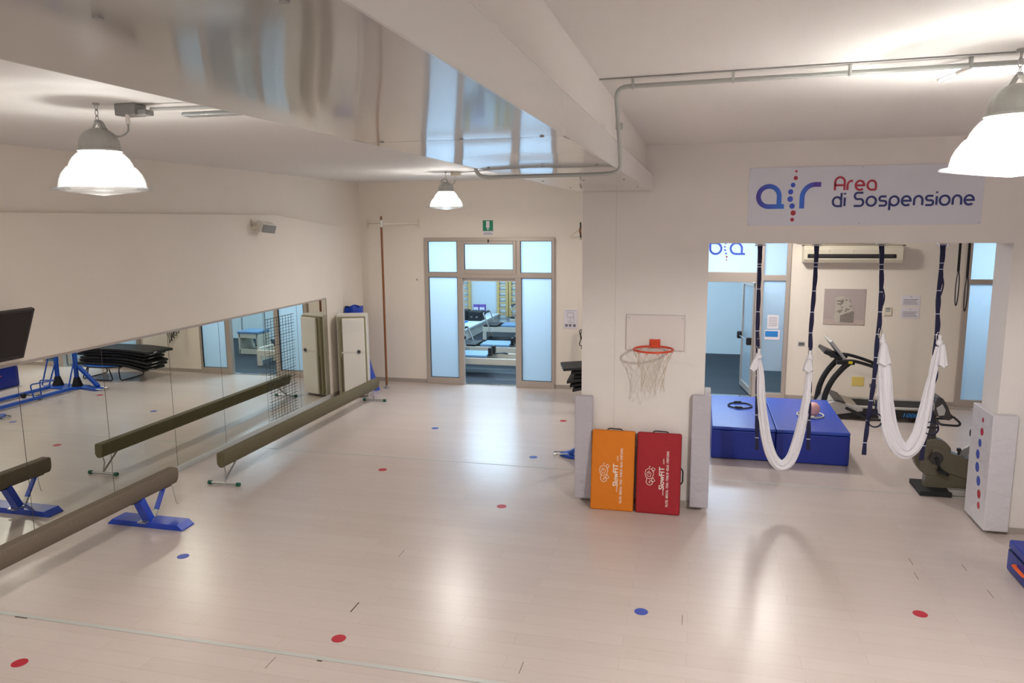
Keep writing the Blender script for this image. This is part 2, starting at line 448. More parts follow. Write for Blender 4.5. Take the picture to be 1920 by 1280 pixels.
# ------------------------------------------------------------------ doors (aluminium, frosted film)
def frame_bars(bars, name, parent=None, y0=13.80, y1=13.90):
    b = B()
    for i, (x0, x1, z0, z1) in enumerate(bars): b.box(x0, x1, y0-.0007*i, y1+.0007*i, z0, z1)
    return b
d1 = struct(frame_bars([(-5.166,-5.085,0,2.869),(-4.5,-4.395,0,2.1),(-4.5,-4.41,2.1,2.869),(-3.352,-3.235,0,2.1),(-3.33,-3.25,2.1,2.869),(-2.65,-2.597,0,2.869),
   (-5.1,-2.62,2.8,2.869),(-5.1,-4.49,2.115,2.205),(-4.5,-3.24,2.1,2.175),(-3.26,-2.64,2.11,2.205),(-5.1,-4.49,0,.135),(-3.26,-2.64,0,.132)],'door_1').build('door_1', alu, bevel=.006, smooth=35))
sash = B()
for x0,x1,z0,z1 in [(-4.41,-4.35,2.175,2.80),(-3.39,-3.33,2.175,2.80),(-4.35,-3.39,2.745,2.80),(-4.35,-3.39,2.175,2.262)]: sash.box(x0,x1,13.785-.0005*(z1-z0 < .1),13.86,z0,z1)
sash.build('vent_sash', alu, d1, bevel=.006)
bx(-3.875,-3.855,13.765,13.785,2.775,2.835).build('latch', blackp, d1, bevel=.003)
for x0,x1,z0,z1 in [(-5.085,-4.5,2.205,2.8),(-4.35,-3.39,2.262,2.745),(-3.25,-2.65,2.205,2.8),(-5.085,-4.5,.135,2.115),(-3.235,-2.65,.132,2.11)]:
    bx(x0-.01,x1+.01,13.838,13.846,z0-.01,z1+.01).build('frosted_pane', frost, d1, smooth=0)
    fr_ = B()
    for a in ((x0,x0+.006,z0,z1),(x1-.006,x1,z0,z1),(x0,x1,z0,z0+.006),(x0,x1,z1-.006,z1)): fr_.box(a[0],a[1],13.80,13.838,a[2],a[3])
    fr_.build('gasket', blackp, d1, smooth=0)
bx(-4.4,-3.35,13.82,13.95,0,.012).build('threshold', chrome, d1, bevel=.003)
bx(-4.395,-4.375,13.86,13.9,.9,.96).build('strike_plate', blackp, d1, bevel=.003)
bx(-4.395,-3.352,13.9,13.95,2.03,2.1).build('door_closer_rail', whitep, d1, bevel=.004)

d2 = struct(frame_bars([(-1.07,-.99,0,2.869),(-.13,-.03,0,2.869),(1.0,1.12,0,2.869),(1.49,1.56,0,2.869),(-1.07,1.56,2.8,2.869),(-.03,1.0,2.075,2.25),(1.1,1.5,2.105,2.205),(-1.0,-.1,2.1,2.2),(1.1,1.5,0,.105),(-1.0,-.1,0,.1)],'door_2').build('door_2', alu, bevel=.006))
for x0,x1,z0,z1 in [(-.03,1.0,2.25,2.8),(1.12,1.49,2.205,2.8),(1.12,1.49,.5,2.105),(-.99,-.13,.1,2.1),(-.99,-.13,2.2,2.8)]:
    bx(x0-.01,x1+.01,13.838,13.846,z0-(0 if z0==.5 else .01),z1+.01).build('frosted_pane', frost, d2, smooth=0)
bx(1.11,1.5,13.838,13.846,.095,.5).build('clear_pane', clear, d2, smooth=0)
bx(-.03,1.0,13.82,13.95,0,.012).build('threshold', chrome, d2, bevel=.003)
# the open leaf, hinged on the right, swung into the far room
leaf = bpy.data.objects.new('door_leaf', None); COL.objects.link(leaf); leaf.parent = d2
leaf.location = Vector((.995, 13.93, 0)) - d2.location; leaf.rotation_euler = (0,0,math.radians(98.5))
b = B(); LW = .93
for a in ((0,.07,.02,2.06),(LW-.07,LW,.02,2.06),(.07,LW-.07,1.97,2.06),(.07,LW-.07,.02,.14)): b.box(a[0],a[1],-.025,.025,a[2],a[3])
b.build('leaf_frame', alu, leaf, world=False, bevel=.005)
bx(.065,LW-.065,-.004,.004,.13,1.98).build('leaf_pane', frost, leaf, world=False, smooth=0)
pb = B(); pb.cyl((.06,.075,1.0),(LW-.06,.075,1.0),.014); pb.build('panic_bar', chrome, leaf, world=False)
pb = B(); pb.box(.02,.10,.025,.11,.93,1.07); pb.box(LW-.10,LW-.02,.025,.11,.93,1.07); pb.build('bar_housing', blackp, leaf, world=False, bevel=.02, segs=3)
# printed logo on the transom over the door
f2 = (13.832, 13.836)
def tear_b(cx, cz, r):      # round letter with one squared top-left corner
    return [(cx-r, cz+r), (cx-r, cz)] + arc(cx, cz, r, r, 180, 450, 30) + [(cx-r, cz+r)]
b = B(); b.ribbon([(.197,2.80),(.197,2.662)] + arc(.292,2.662,.095,.095,180,450,26) + [(.197,2.757)], .036, FRONT, *f2)
b.ribbon([(.735,2.566),(.735,2.662)] + arc(.64,2.662,.095,.095,0,270,26) + [(.79,2.567)], .036, FRONT, *f2)
b.build('printed_logo', blue_p, d2, smooth=0)
for nm, mt, ds in (('blue_dot', blue_p, [(.470,2.575,.017),(.452,2.634,.017),(.445,2.692,.015),(.461,2.748,.013)]), ('red_dot', red_p, [(.483,2.517,.017),(.481,2.463,.012)])):
    for x, z, r in ds: B().prism([(x+r*cos(2*PI*i/18), z+r*sin(2*PI*i/18)) for i in range(18)], FRONT, *f2).build(nm, mt, d2, smooth=0)
d3 = struct(frame_bars([(4.27,4.36,0,2.869),(4.27,5.5,2.8,2.869),(4.3,4.9,2.08,2.16),(4.82,4.92,0,2.869),(4.3,4.9,0,.13),(5.42,5.5,0,2.869)],'door_3').build('door_3', alu, bevel=.006))
for x0,x1,z0,z1 in [(4.35,4.83,2.15,2.81),(4.35,4.83,.12,2.09),(4.91,5.43,.12,2.81)]: bx(x0,x1,13.838,13.846,z0,z1).build('frosted_pane', frost, d3, smooth=0)
struct(bx(4.15,4.5,13.6,13.8,0,.004).build('trim_5', base_m, bevel=.001))

# ------------------------------------------------------------------ far rooms behind the doors
struct(bx(-8.5, 6.0, 14.0, 23.0, -.12, -.002).build('floor_far', dkfloor, smooth=0, origin=(0,0,0)))
struct(bx(-8.5, 6.0, 14.0, 23.0, 3.2, 3.35).build('ceiling_far', ceil_m, smooth=0))
struct(bx(-8.5, -2.6, 22.75, 22.9, 0, 3.2).build('wall_far_left', blue_wall, smooth=0))
struct(bx(-2.6, 6.0, 18.35, 18.5, 0, 3.2).build('wall_far_right', blue_wall, smooth=0))
struct(bx(-2.6, -2.45, 18.5, 22.75, 0, 3.2).build('wall_far_side', blue_wall, smooth=0))
struct(bx(-8.65, -8.5, 14.0, 22.9, 0, 3.2).build('wall_far_end', blue_wall, smooth=0))
struct(bx(6.0, 6.15, 14.0, 18.5, 0, 3.2).build('wall_far_right_end', blue_wall, smooth=0))
b = B(); b.box(-8.5,-6.51,14.0,14.05,0,3.2); b.build  # outer stub
struct(b.build('wall_far_stub', blue_wall, smooth=0))

def area(name, loc, size, energy, col, rot=(0,0,0), sy=None):
    l = bpy.data.lights.new(name, 'AREA'); l.energy = energy; l.color = col; l.shape = 'RECTANGLE'; l.size = size; l.size_y = sy or size
    o = bpy.data.objects.new(name, l); COL.objects.link(o); o.location = loc; o.rotation_euler = rot; return o
def tube_light(x, y, label):
    t = thing('ceiling_light', label, 'ceiling light', (x, y, 3.2), group='tube lights in the rubber floored room')
    bx(x-.65, x+.65, y-.1, y+.1, 3.15, 3.2).build('housing', whitep, t, bevel=.01)
    bx(x-.62, x+.62, y-.08, y+.08, 3.135, 3.15).build('diffuser', tube_m, t, bevel=.005)
COOL = (.50, .78, 1.0)
for (x, y), e in {(-4.6,16.6):110, (-5.6,20.6):130, (.4,16.6):30, (4.4,16.0):60, (-1.7,16.6):60}.items():
    area('far_light', (x, y, 3.1), 1.6, e*.9, COOL, sy=.8)
for x, e in ((-4.7, 56), (-3.0, 54), (.3, 74), (4.9, 56)):     # added lights aimed at the doors, brightening the film as far-room daylight would
    area('pane_fill_light', (x, 15.3, 2.72), 1.6, e, (.60,.78,1.0), (math.radians(66),0,math.radians(180)), .8)
# wall bars on the far wall, reformers, bench, boxes
def wallbars(x0, x1, label):
    t = thing('wall_bars', label, 'wall bars', ((x0+x1)/2, 22.65, .22), group=None)
    for x in (x0, x1): bx(x-.04, x+.04, 22.6, 22.72, .22, 2.6).build('upright', ladder_w, t, bevel=.006)
    n = 13
    for i in range(n):
        z = .3+i*.175; b = B(); b.tube([(x0, 22.63, z), (x1, 22.63, z)], .02, 8, ry=.014); b.build('rung', ladder_w, t)
wallbars(-7.35, -6.98, 'pine wall bars at the left of the doorway view above the low white bench')
wallbars(-6.05, -5.76, 'pine wall bars in the middle of the doorway view behind the reformers')
wallbars(-5.66, -5.2, 'pine wall bars partly cut off by the right side of the doorway')
t = thing('bench', 'long low white bench running away along the left of the dark floor', 'bench', (-6.9, 19.8, 0))
bx(-8.3, -6.0, 16.6, 22.6, .27, .32).build('bench_top', blue_wall, t, bevel=.006)
bx(-8.25, -6.04, 16.65, 22.55, 0, .27).build('bench_base', whitep, t, bevel=.004)
def boxat(name, x0, x1, y0, y1, z0, z1, mt, label, cat, bev=.02, grp=None):
    return tag(bx(x0,x1,y0,y1,z0,z1).build(name, mt, bevel=bev, segs=3), label, cat, grp)
t = thing('padded_box', 'black padded box with two handle rings sitting on the low white bench', 'box', (-6.27, 20.7, .32))
bx(-6.46, -6.05, 20.7, 21.15, .32, .59).build('body', black_mat, t, bevel=.03, segs=3)
for x in (-6.34, -6.18): b = B(); b.tube([(x+.025*cos(a*PI/8), 20.69, .44+.018*sin(a*PI/8)) for a in range(17)], .005, 6); b.build('handle_ring', steel, t)
boxat('padded_box', -6.80, -6.50, 20.8, 21.2, .32, .61, black_mat, 'second black padded box left of the one with handle rings', 'box', .03)
boxat('towel', -6.6, -6.38, 20.25, 20.5, .32, .35, ink_b, 'small bright blue folded towel in front of the black boxes', 'towel', .01)
for i, (x0, x1, lb) in enumerate([(-6.74,-6.56,'purple edged box on the bench, left of two leaning at the far wall'), (-6.55,-6.36,'purple edged box on the bench, right of two leaning at the far wall')]):
    t = thing('display_box', lb, 'box', ((x0+x1)/2, 22.2, .32))
    bx(x0, x1, 22.2, 22.33, .32, .63).build('body', purple_b, t, bevel=.005)
    bx(x0+.02, x1-.02, 22.193, 22.2, .35, .55).build('front_print', paper, t, smooth=0)
    bx(x0+.05, x1-.05, 22.188, 22.193, .38, .48).build('picture', dkfloor_b, t, smooth=0)
def reformer(x0, y0, label):
    t = thing('pilates_reformer', label, 'pilates machine', (x0, y0, 0), group=None)
    L, W = 2.1, .68
    bb = lambda *a: bx(*a)
    for y in (0, W-.05): bb(0, L, y, y+.05, .22, .355).build('side_rail', ref_wood, t, world=False, bevel=.006)
    bb(0, .05, 0.05, W-.05, .22, .355).build('end_rail', ref_wood, t, world=False); bb(L-.05, L, .05, W-.05, .1, .40).build('end_rail', ref_wood, t, world=False)
    for x in (0.0, L-.1):
        for y in (0, W-.06): bb(x, x+.1, y, y+.06, 0, .22).build('leg', ref_wood, t, world=False, bevel=.006)
    bb(.02, .40, .02, W-.02, .355, .40).build('foot_platform', black_mat, t, world=False, bevel=.01)
    bb(.50, 1.18, .04, W-.04, .36, .41).build('carriage', dkfloor_b, t, world=False, bevel=.012)
    for y in (.14, .42):
        b = B(); b.cyl((1.24, y, .40), (1.24, y+.15, .40), .001)
        bb(1.19, 1.27, y, y+.13, .38, .56).build('shoulder_rest', blackp, t, world=False, bevel=.03, segs=3)
    b = B(); b.tube(fillet([(.18, .02, .33), (.02, .02, .72), (.02, W-.02, .72), (.18, W-.02, .33)], .05), .018, 10); b.build('footbar', steel, t, world=False)
    b = B(); b.tube([(.02, .14, .72), (.02, W-.14, .72)], .03, 10); b.build('footbar_grip', blackp, t, world=False)
    b = B()
    for k in range(4): b.tube([(.18+.03*k, .0+.02*(k % 2), .33), (.22+.03*k, -.01, .22)], .014, 8)
    b.build('spring_set', steel, t, world=False)
    b = B(); b.tube(smoothpath([(1.3,.2,.42),(1.45,.16,.45),(1.6,.22,.43),(1.5,.3,.44),(1.35,.26,.43)]), .012, 6); b.build('strap', blackp, t, world=False)
    return t
rf = reformer(-5.42, 14.78, 'maple pilates reformer nearest the doorway, with pale blue carriage')
dup(rf, (-5.28, 16.18, 0), label='maple pilates reformer second from the doorway, showing its raised footbar')
dup(rf, (-5.62, 19.35, 0), label='maple pilates reformer third from the doorway, on the right')
dup(rf, (-5.30, 21.1, 0), label='farthest pilates reformer, cut off by the right side of the doorway')
# wunda chair, seen in the mirror through the door
t = thing('pilates_chair', 'pale wooden pilates chair with blue seat seen reflected through the doorway', 'pilates machine', (-2.25, 16.1, 0))
side = [(-.1,0),(.62,0),(.62,.5),(.12,.5),(.10,.36),(.04,.2),(-.06,.08),(-.28,.03),(-.28,0)]
for x in (-2.52, -2.02): B().prism(side, lambda u,v,d:(d, 16.1+.62-u, v), x, x+.04).build('side_panel', ref_wood, t)
bx(-2.5,-2.0,16.1,16.14,.0,.12).build('cross_board', ref_wood, t); bx(-2.5,-2.0,16.1,16.14,.4,.5).build('cross_board', ref_wood, t)
bx(-2.54,-1.96,16.08,16.62,.5,.56).build('seat', dkfloor_b, t, bevel=.015)
for x in (-2.58,-1.94):
    b = B(); b.cyl((x, 16.35, .12), (x, 16.35, 1.75), .018); b.build('pole', steel, t)
bx(-2.45,-2.1,16.6,16.95,.1,.15).build('pedal', blackp, t, bevel=.02)

# ------------------------------------------------------------------ mirrors
MX = XL+.05
ys = [3.64, 4.74, 5.84, 6.93, 8.02, 9.06, 10.17, 11.17, 12.2]
mirror_labels = ['', 'wall mirror panel directly below the television, reflecting the long blue floor rails', 'wall mirror panel reflecting the two blue posts with black cone boots',
 'wall mirror panel reflecting the near end of the black mat stack', 'wall mirror panel reflecting the left frosted pane of the glazed door', 'wall mirror panel reflecting the open doorway and the pilates chair',
 'wall mirror panel printed with the black posture grid', 'last wall mirror panel, reflecting the white air conditioner']
for i in range(8):
    y0, y1 = ys[i]+.0015, ys[i+1]-.0015
    if i == 0: lab = 'wall mirror panel cut off at the very left edge of the view'
    else: lab = mirror_labels[i]
    t = thing('wall_mirror', lab, 'mirror', (MX, (y0+y1)/2, .08), group='wall mirror panels along the left wall')
    bx(MX, MX+.005, y0, y1, .08, 1.82).build('mirror_glass', mirror_m, t, smooth=0)
    bx(MX+.0001, MX+.0057, y1-.0015, y1+.0045, .08, 1.82).build('edge_seam', seam_m, t, smooth=0)
    if i == 6:
        gb = B(); ga = B()
        zt, zb_ = 1.70, .10; n = 33
        for k in range(n+1):
            z = zt-(zt-zb_)*k/n; hw = .0042 if k % 3 == 0 else .0022
            gb.box(MX+.005, MX+.0062, 10.215-.0, 11.07, z-hw, z+hw)
        for k in range(9):
            y = 10.29+.087*k; gb.box(MX+.005, MX+.0062, y-.004, y+.004, zb_-.02 if k % 2 else zb_, zt)
        gb.build('posture_grid', blackp, t, smooth=0)
struct(bx(MX, MX+.014, 3.64, 12.21, 1.82, 1.845).build('trim_6', alu, bevel=.002))
struct(bx(MX, MX+.012, 3.64, 12.21, 0, .08).build('trim_7', alu_strip, bevel=.002))
struct(bx(MX, MX+.012, 12.198, 12.21, .08, 1.83).build('trim_8', alu, bevel=.002))

# television, tilted forward, on a wall arm
t = thing('television', 'black flat television tilted forward on the wall above the mirror', 'television', (-6.2, 5.3, 1.9))
tilt = Matrix.Rotation(math.radians(22), 3, 'Y')
ctr = Vector((-6.2, 5.32, 2.16)); TH = .52; TW = .92
b = B(); b.obox(ctr, .045, TW, TH, tilt); b.build('cabinet', tv_m, t, bevel=.006)
b = B(); b.obox(ctr + tilt @ Vector((.0235, 0, .008)), .004, TW-.06, TH-.07, tilt); b.build('screen', tv_s, t, smooth=0)
b = B(); b.bar((MX+.01, 5.32, 2.2), (-6.25, 5.32, 2.16), .06, .06); b.build('wall_arm', blackp, t)
bx(MX, MX+.015, 5.22, 5.42, 2.08, 2.32).build('wall_plate', blackp, t)

# speaker on the wall
t = thing('loudspeaker', 'small white loudspeaker bracketed high on the left wall', 'loudspeaker', (-6.3, 10.15, 3.05))
Rk = Matrix.Rotation(math.radians(-35), 3, 'Z') @ Matrix.Rotation(math.radians(18), 3, 'Y')
b = B(); b.obox((-6.31, 10.16, 3.115), .15, .26, .145, Matrix.Rotation(math.radians(20), 3, 'Y') @ Matrix.Rotation(math.radians(-18),3,'Z')); b.build('body', whitep, t, bevel=.02, segs=3)
b = B(); b.obox((-6.225, 10.13, 3.083), .006, .23, .12, Matrix.Rotation(math.radians(20), 3, 'Y') @ Matrix.Rotation(math.radians(-18),3,'Z')); b.build('grille', greyp, t, bevel=.002)
b = B(); b.cyl((MX, 10.05, 3.12), (-6.3, 10.08, 3.12), .03); b.build('bracket', creamp, t)
b = B(); b.tube([(MX+.006,10.02,3.13),(MX+.006,10.02,3.235)], .004, 6); b.build('cable', greyp, t)

# ------------------------------------------------------------------ pendant lamps
def pendant(x, y, label, cable='right', light=True):
    t = thing('pendant_lamp', label, 'lamp', (x, y, 3.94), group='industrial pendant lamps')
    b = B()
    b.lathe([(.004,-.0),(.02,-.0),(.022,-.012),(.004,-.014)], n=16); b.build('ceiling_hook', steel, t, world=False)
    b = B()
    for k in range(3):
        z = -.025-.036*k; c0 = []
        for j in range(12):
            a = 2*PI*j/12; h = .011*cos(a); v = .022*sin(a)
            c0.append((h, 0, z+v) if k % 2 else (0, h, z+v))
        b.tube(c0, .0028, 6, closed=True)
    b.build('chain', steel, t, world=False)
    b = B(); b.bar((-.05,0,-.195),(-.008,0,-.118),.022,.012,(0,1,0)); b.bar((.05,0,-.195),(.008,0,-.118),.022,.012,(0,1,0)); b.cyl((-.012,0,-.116),(.012,0,-.116),.014,n=10)
    b.build('yoke', cap_m, t, world=False)
    # ribbed cap
    n = 64; prof = [(.022,-.155),(.05,-.163),(.082,-.182),(.104,-.21),(.115,-.24),(.118,-.27),(.119,-.288),(.13,-.29),(.132,-.302),(.118,-.304)]
    b = B(); vs = []; fs = []
    for i, (r, z) in enumerate(prof):
        for j in range(n):
            a = 2*PI*j/n; q = r*(1+(.035 if (j % 4 == 0 and 1 <= i <= 6) else 0)); vs.append((q*cos(a), q*sin(a), z))
    for i in range(len(prof)-1):
        for j in range(n): fs.append((i*n+j, i*n+(j+1) % n, (i+1)*n+(j+1) % n, (i+1)*n+j))
    b.add(vs, fs); b.build('cap', cap_m, t, world=False, smooth=60)
    prof = [(.118,-.304),(.14,-.318),(.165,-.345),(.183,-.375),(.193,-.40),(.204,-.403),(.215,-.42),(.236,-.45),(.25,-.485),(.256,-.52),(.258,-.535)]
    b = B(); vs = []; fs = []; n = 96
    for i, (r, z) in enumerate(prof):
        for j in range(n):
            a = 2*PI*j/n; q = r*(1+(.012 if (j % 2 == 0 and i > 5) else 0)); vs.append((q*cos(a), q*sin(a), z))
    for i in range(len(prof)-1):
        for j in range(n): fs.append((i*n+j, i*n+(j+1) % n, (i+1)*n+(j+1) % n, (i+1)*n+j))
    b.add(vs, fs); sh = b.build('shade', shade_m, t, world=False, smooth=60)
    b = B(); b.lathe([(.258,-.533),(.30,-.537),(.303,-.547),(.296,-.549),(.2,-.562),(.1,-.574),(.003,-.584)], n=64); b.build('bottom_lens', lens_m, t, world=False, smooth=60)
    b = B(); b.sphere((0,0,-.36), .046, 12, 1.1); b.build('bulb', bulb_m, t, world=False)
    return t
JB = [1]
lamps = [(-3.78,4.21,'pendant lamp with bell shaped shade at upper left of the view'),
         (-3.88,11.42,'small looking far pendant lamp hanging above the glazed doorway'),
         (1.43,4.12,'large near pendant lamp cut off at the right edge'),
         (1.05,12.1,'pendant lamp in the rear room hidden above the doorway lintel')]
pl = None
for i, (x, y, lb) in enumerate(lamps):
    pl = pendant(x, y, lb) if i == 0 else dup(pl if i == 1 else proto, (x, y, 3.94), label=lb)
    if i == 0: proto = pl
WARM = (1.0, .95, .885)
def pt(name, loc, e, r=.07, col=WARM):
    l = bpy.data.lights.new(name, 'POINT'); l.energy = e; l.color = col; l.shadow_soft_size = r
    o = bpy.data.objects.new(name, l); COL.objects.link(o); o.location = loc; return o
def spot(name, loc, e, r=.08, col=WARM):
    l = bpy.data.lights.new(name, 'SPOT'); l.energy = e; l.color = col; l.shadow_soft_size = r; l.spot_size = math.radians(165); l.spot_blend = .25
    o = bpy.data.objects.new(name, l); COL.objects.link(o); o.location = loc; return o
for i, ((x, y, _), k) in enumerate(zip(lamps, (.8, .95, 1.4, 1.4))):
    pt('lamp_light', (x, y, 3.94-.47), (9 if i == 2 else 24)*k, .06)
    if i == 2: spot('lamp_downlight', (x, y, 3.94-.47), 250*k, .06)
    else:       # the wide prismatic lens of the lamp
        l = bpy.data.lights.new('lamp_lens_light', 'AREA'); l.shape = 'DISK'; l.size = .46; l.energy = 54*k; l.color = WARM
        o = bpy.data.objects.new('lamp_lens_light', l); COL.objects.link(o); o.location = (x, y, 3.94-.592)
for x in (-3.8, 1.4): pt('rear_fill_light', (x, -2.2, 3.2), 40, .25)  # added fill lights behind the camera, no lamp hangs there
# fill light at the added, unseen windows behind the camera, and the skylight
area('window_fill_light', (-2.7, YF+.02, 1.95), 3.8, 14, (.90,.95,1.0), (math.radians(90),0,0), 1.9)
area('window_fill_light', (2.3, YF+.02, 1.95), 3.8, 14, (.90,.95,1.0), (math.radians(90),0,0), 1.9)
area('skylight', ((SX0+SX1)/2, (SY0+SY1)/2, ZC+.19), SX1-SX0, 25, (.95,.97,1.0), (0,0,0), SY1-SY0)

# lamp cables and junction boxes
t = thing('junction_box', 'grey junction box on the ceiling beside the upper left lamp', 'electrical box', (-3.62, 4.32, 3.86))
bx(-3.69,-3.54,4.26,4.38,3.865,3.94).build('body', greyp, t, bevel=.008); bx(-3.54,-3.47,4.28,4.36,3.865,3.90).build('side_body', greyp, t, bevel=.006)
b = B(); b.cyl((-3.60,4.27,3.87),(-3.60,4.27,3.81),.013); b.build('cable_gland', whitep, t)
b = B(); b.tube(smoothpath([(-3.60,4.27,3.81),(-3.60,4.26,3.76),(-3.65,4.24,3.73),(-3.71,4.22,3.76),(-3.745,4.21,3.82),(-3.77,4.205,3.83)]), .006, 8); b.build('cable', greyp, t)
b = B(); b.tube([(-3.47,4.33,3.905),(-1.28,4.45,3.905)], .012, 8); tag(b.build('conduit', tubeg), 'thin grey ceiling conduit running from the left junction box to the duct', 'conduit')
t = thing('emergency_light', 'slim clear emergency light fixed to the ceiling beside the left lamp', 'light', (-3.25, 4.6, 3.9))
bx(-3.42,-2.95,4.52,4.64,3.91,3.94).build('base', whitep, t, bevel=.006); bx(-3.40,-2.97,4.53,4.63,3.885,3.91).build('cover', tubecov, t, bevel=.01)
t = thing('junction_box', 'small cream junction box on the ceiling beside the far lamp', 'electrical box', (-3.75, 11.5, 3.87))
bx(-3.81,-3.66,11.44,11.54,3.88,3.94).build('body', creamp, t, bevel=.006)
b = B(); b.cyl((-3.74,11.46,3.88),(-3.74,11.46,3.82),.015); b.build('cable_gland', whitep, t)
b = B(); b.tube(smoothpath([(-3.74,11.46,3.82),(-3.76,11.45,3.76),(-3.86,11.43,3.73),(-3.96,11.42,3.79),(-3.9,11.42,3.84)]), .006, 8); b.build('cable', greyp, t)
b = B(); b.tube([(-3.66,11.45,3.925),(-1.3,9.9,3.925),(-1.3,4.8,3.925)], .008, 6); tag(b.build('cable', greyp), 'thin cable crossing the ceiling from the far lamp to the duct', 'cable')
# conduit along right ceiling, down the beam and under the duct
t = thing('conduit', 'grey conduit running along the right ceiling and looping under the duct', 'conduit', (-.5, 4.4, 3.45))
path = fillet([(3.6,4.10,3.90),(-.475,4.36,3.90),(-.47,4.60,3.56),(-.47,4.66,3.455),(-.62,4.68,3.448),(-1.36,4.72,3.448),(-1.40,4.70,3.49),(-1.40,4.66,3.9)], .07, 6)
b = B(); b.tube(path, .0125, 10); b.build('pipe', tubeg, t)
for x, y in ((-.38,4.355),(.15,4.32),(.72,4.285),(1.26,4.25),(2.2,4.19)):
    bx(x-.007, x+.007, y-.016, y+.016, 3.885, 3.94).build('clip', tubeg, t, bevel=.003)
bx(-.49,-.45,4.52,4.55,3.69,3.73).build('clip', tubeg, t, bevel=.003)
b = B(); b.tube([(-.559,4.30,3.935),(3.6,4.03,3.937)], .004, 6); tag(b.build('wire', greyp), 'thin wire stapled to the right ceiling just behind the conduit', 'wire')
t = thing('sensor', 'small clear tube sensor angled off the right ceiling conduit', 'sensor', (1.2, 4.4, 3.9))
b = B(); b.cyl((1.27,4.27,3.90),(1.23,4.34,3.88),.012); b.build('arm', whitep, t); b = B(); b.cyl((1.23,4.34,3.88),(1.17,4.40,3.86),.013); b.build('tube', tubecov, t)
b = B(); b.cyl((1.17,4.40,3.86),(1.163,4.407,3.858),.014); b.build('end_cap', whitep, t)

# ------------------------------------------------------------------ balance beams
def beam_section(w, h):
    q = [(-.5,.40),(-.45,.5),(.45,.5),(.5,.40),(.52,.1),(.45,-.22),(.26,-.45),(0,-.5),(-.26,-.45),(-.45,-.22),(-.52,.1)]
    return [(a*w, b*h) for a, b in q]
t = thing('balance_beam', 'nearer brown suede balance beam on a wide blue steel foot', 'balance beam', (-5.6, 6.5, 0))
b = B(); b.prism(beam_section(.125, .185), lambda u,v,d:(-5.6+u, d, .415+v), 1.95, 6.88); b.build('beam', suede2, t, bevel=.01, smooth=50)
for fy in (2.4, 6.48):
    b = B(); b.prism([(-.46,0),(-.46,.012),(-.40,.062),(.40,.062),(.46,.012),(.46,0)], lambda u,v,d:(-5.61+u, d, v), fy-.10, fy+.10); ft = b.build('foot', blue_st2, t, bevel=.004)
    s = 1 if fy > 4 else -1
    bx(-5.66,-5.56,fy-.04-.06*s-.04,fy-.04-.06*s+.1,.062,.075).build('foot_plate', steel, t)
    b = B(); b.bar((-5.6, fy-.04*s, .07), (-5.6, fy-.16*s, .335), .10, .075, (0,1,0)); b.build('leg', blue_st2, t, bevel=.004)
    b = B(); b.bar((-5.6, fy+.05*s, .08), (-5.6, fy+.22*s, .335), .05, .025, (0,1,0)); b.build('brace', blue_st2, t, bevel=.003)
    b = B(); b.bar((-5.6, fy+.045*s, .072), (-5.6, fy+.085*s, .135), .053, .028, (0,1,0)); b.build('brace_joint', steel, t, bevel=.003)
b = B(); b.bar((-5.6,6.20,.327),(-5.6,6.36,.327),.05,.012,(0,0,1)); b.bar((-5.6,6.70,.327),(-5.6,6.80,.327),.05,.012,(0,0,1)); b.build('clamp', blackp, t)
b = B(); b.tube(smoothpath([(-5.55,6.78,.33),(-5.545,6.79,.22),(-5.54,6.81,.13),(-5.53,6.83,.10)]), .003, 6); b.build('cord', greyp, t)
t = thing('balance_beam', 'farther olive suede balance beam on thin steel legs with green caps', 'balance beam', (-5.57, 9.9, 0))
sec = beam_section(.115, .185); n = len(sec); vs = []; fs = []
Yb = [7.68, 8.0, 8.6, 9.2, 9.9, 10.6, 11.3, 11.9, 12.27]
for i, y in enumerate(Yb):
    k = (y-7.68)/(12.27-7.68); zc = .325-.02*k; hh = 1.0-(.12 if i in (1, 7) else 0)*0
    for (u, v) in sec: vs.append((-5.57+u, y+(.012*sin(v*30)), zc+v*hh))
for i in range(len(Yb)-1):
    for j in range(n): fs.append((i*n+j, i*n+(j+1) % n, (i+1)*n+(j+1) % n, (i+1)*n+j))
fs.append(tuple(range(n))); fs.append(tuple((len(Yb)-1)*n+j for j in range(n)))
b = B(); b.add(vs, fs); b.build('beam', suede, t, bevel=.008, smooth=50)
for fy, s in ((7.72, 1), (12.17, -1)):
    b = B(); b.cyl((-5.76,fy,.024),(-5.38,fy,.024),.015); b.build('foot_bar', steel, t)
    for x in (-5.79,-5.40): b = B(); b.cyl((x,fy,.024),(x+.045,fy,.024),.023); b.build('rubber_cap', green_r, t)
    b = B(); b.tube([(-5.57,fy,.03),(-5.57,fy+.04*s,.15),(-5.57,fy+.02*s,.25)], .009, 8); b.build('leg', steel, t)
    b = B(); b.tube([(-5.57,fy,.03),(-5.57,fy+.27*s,.24)], .012, 8); b.build('brace', steel, t)

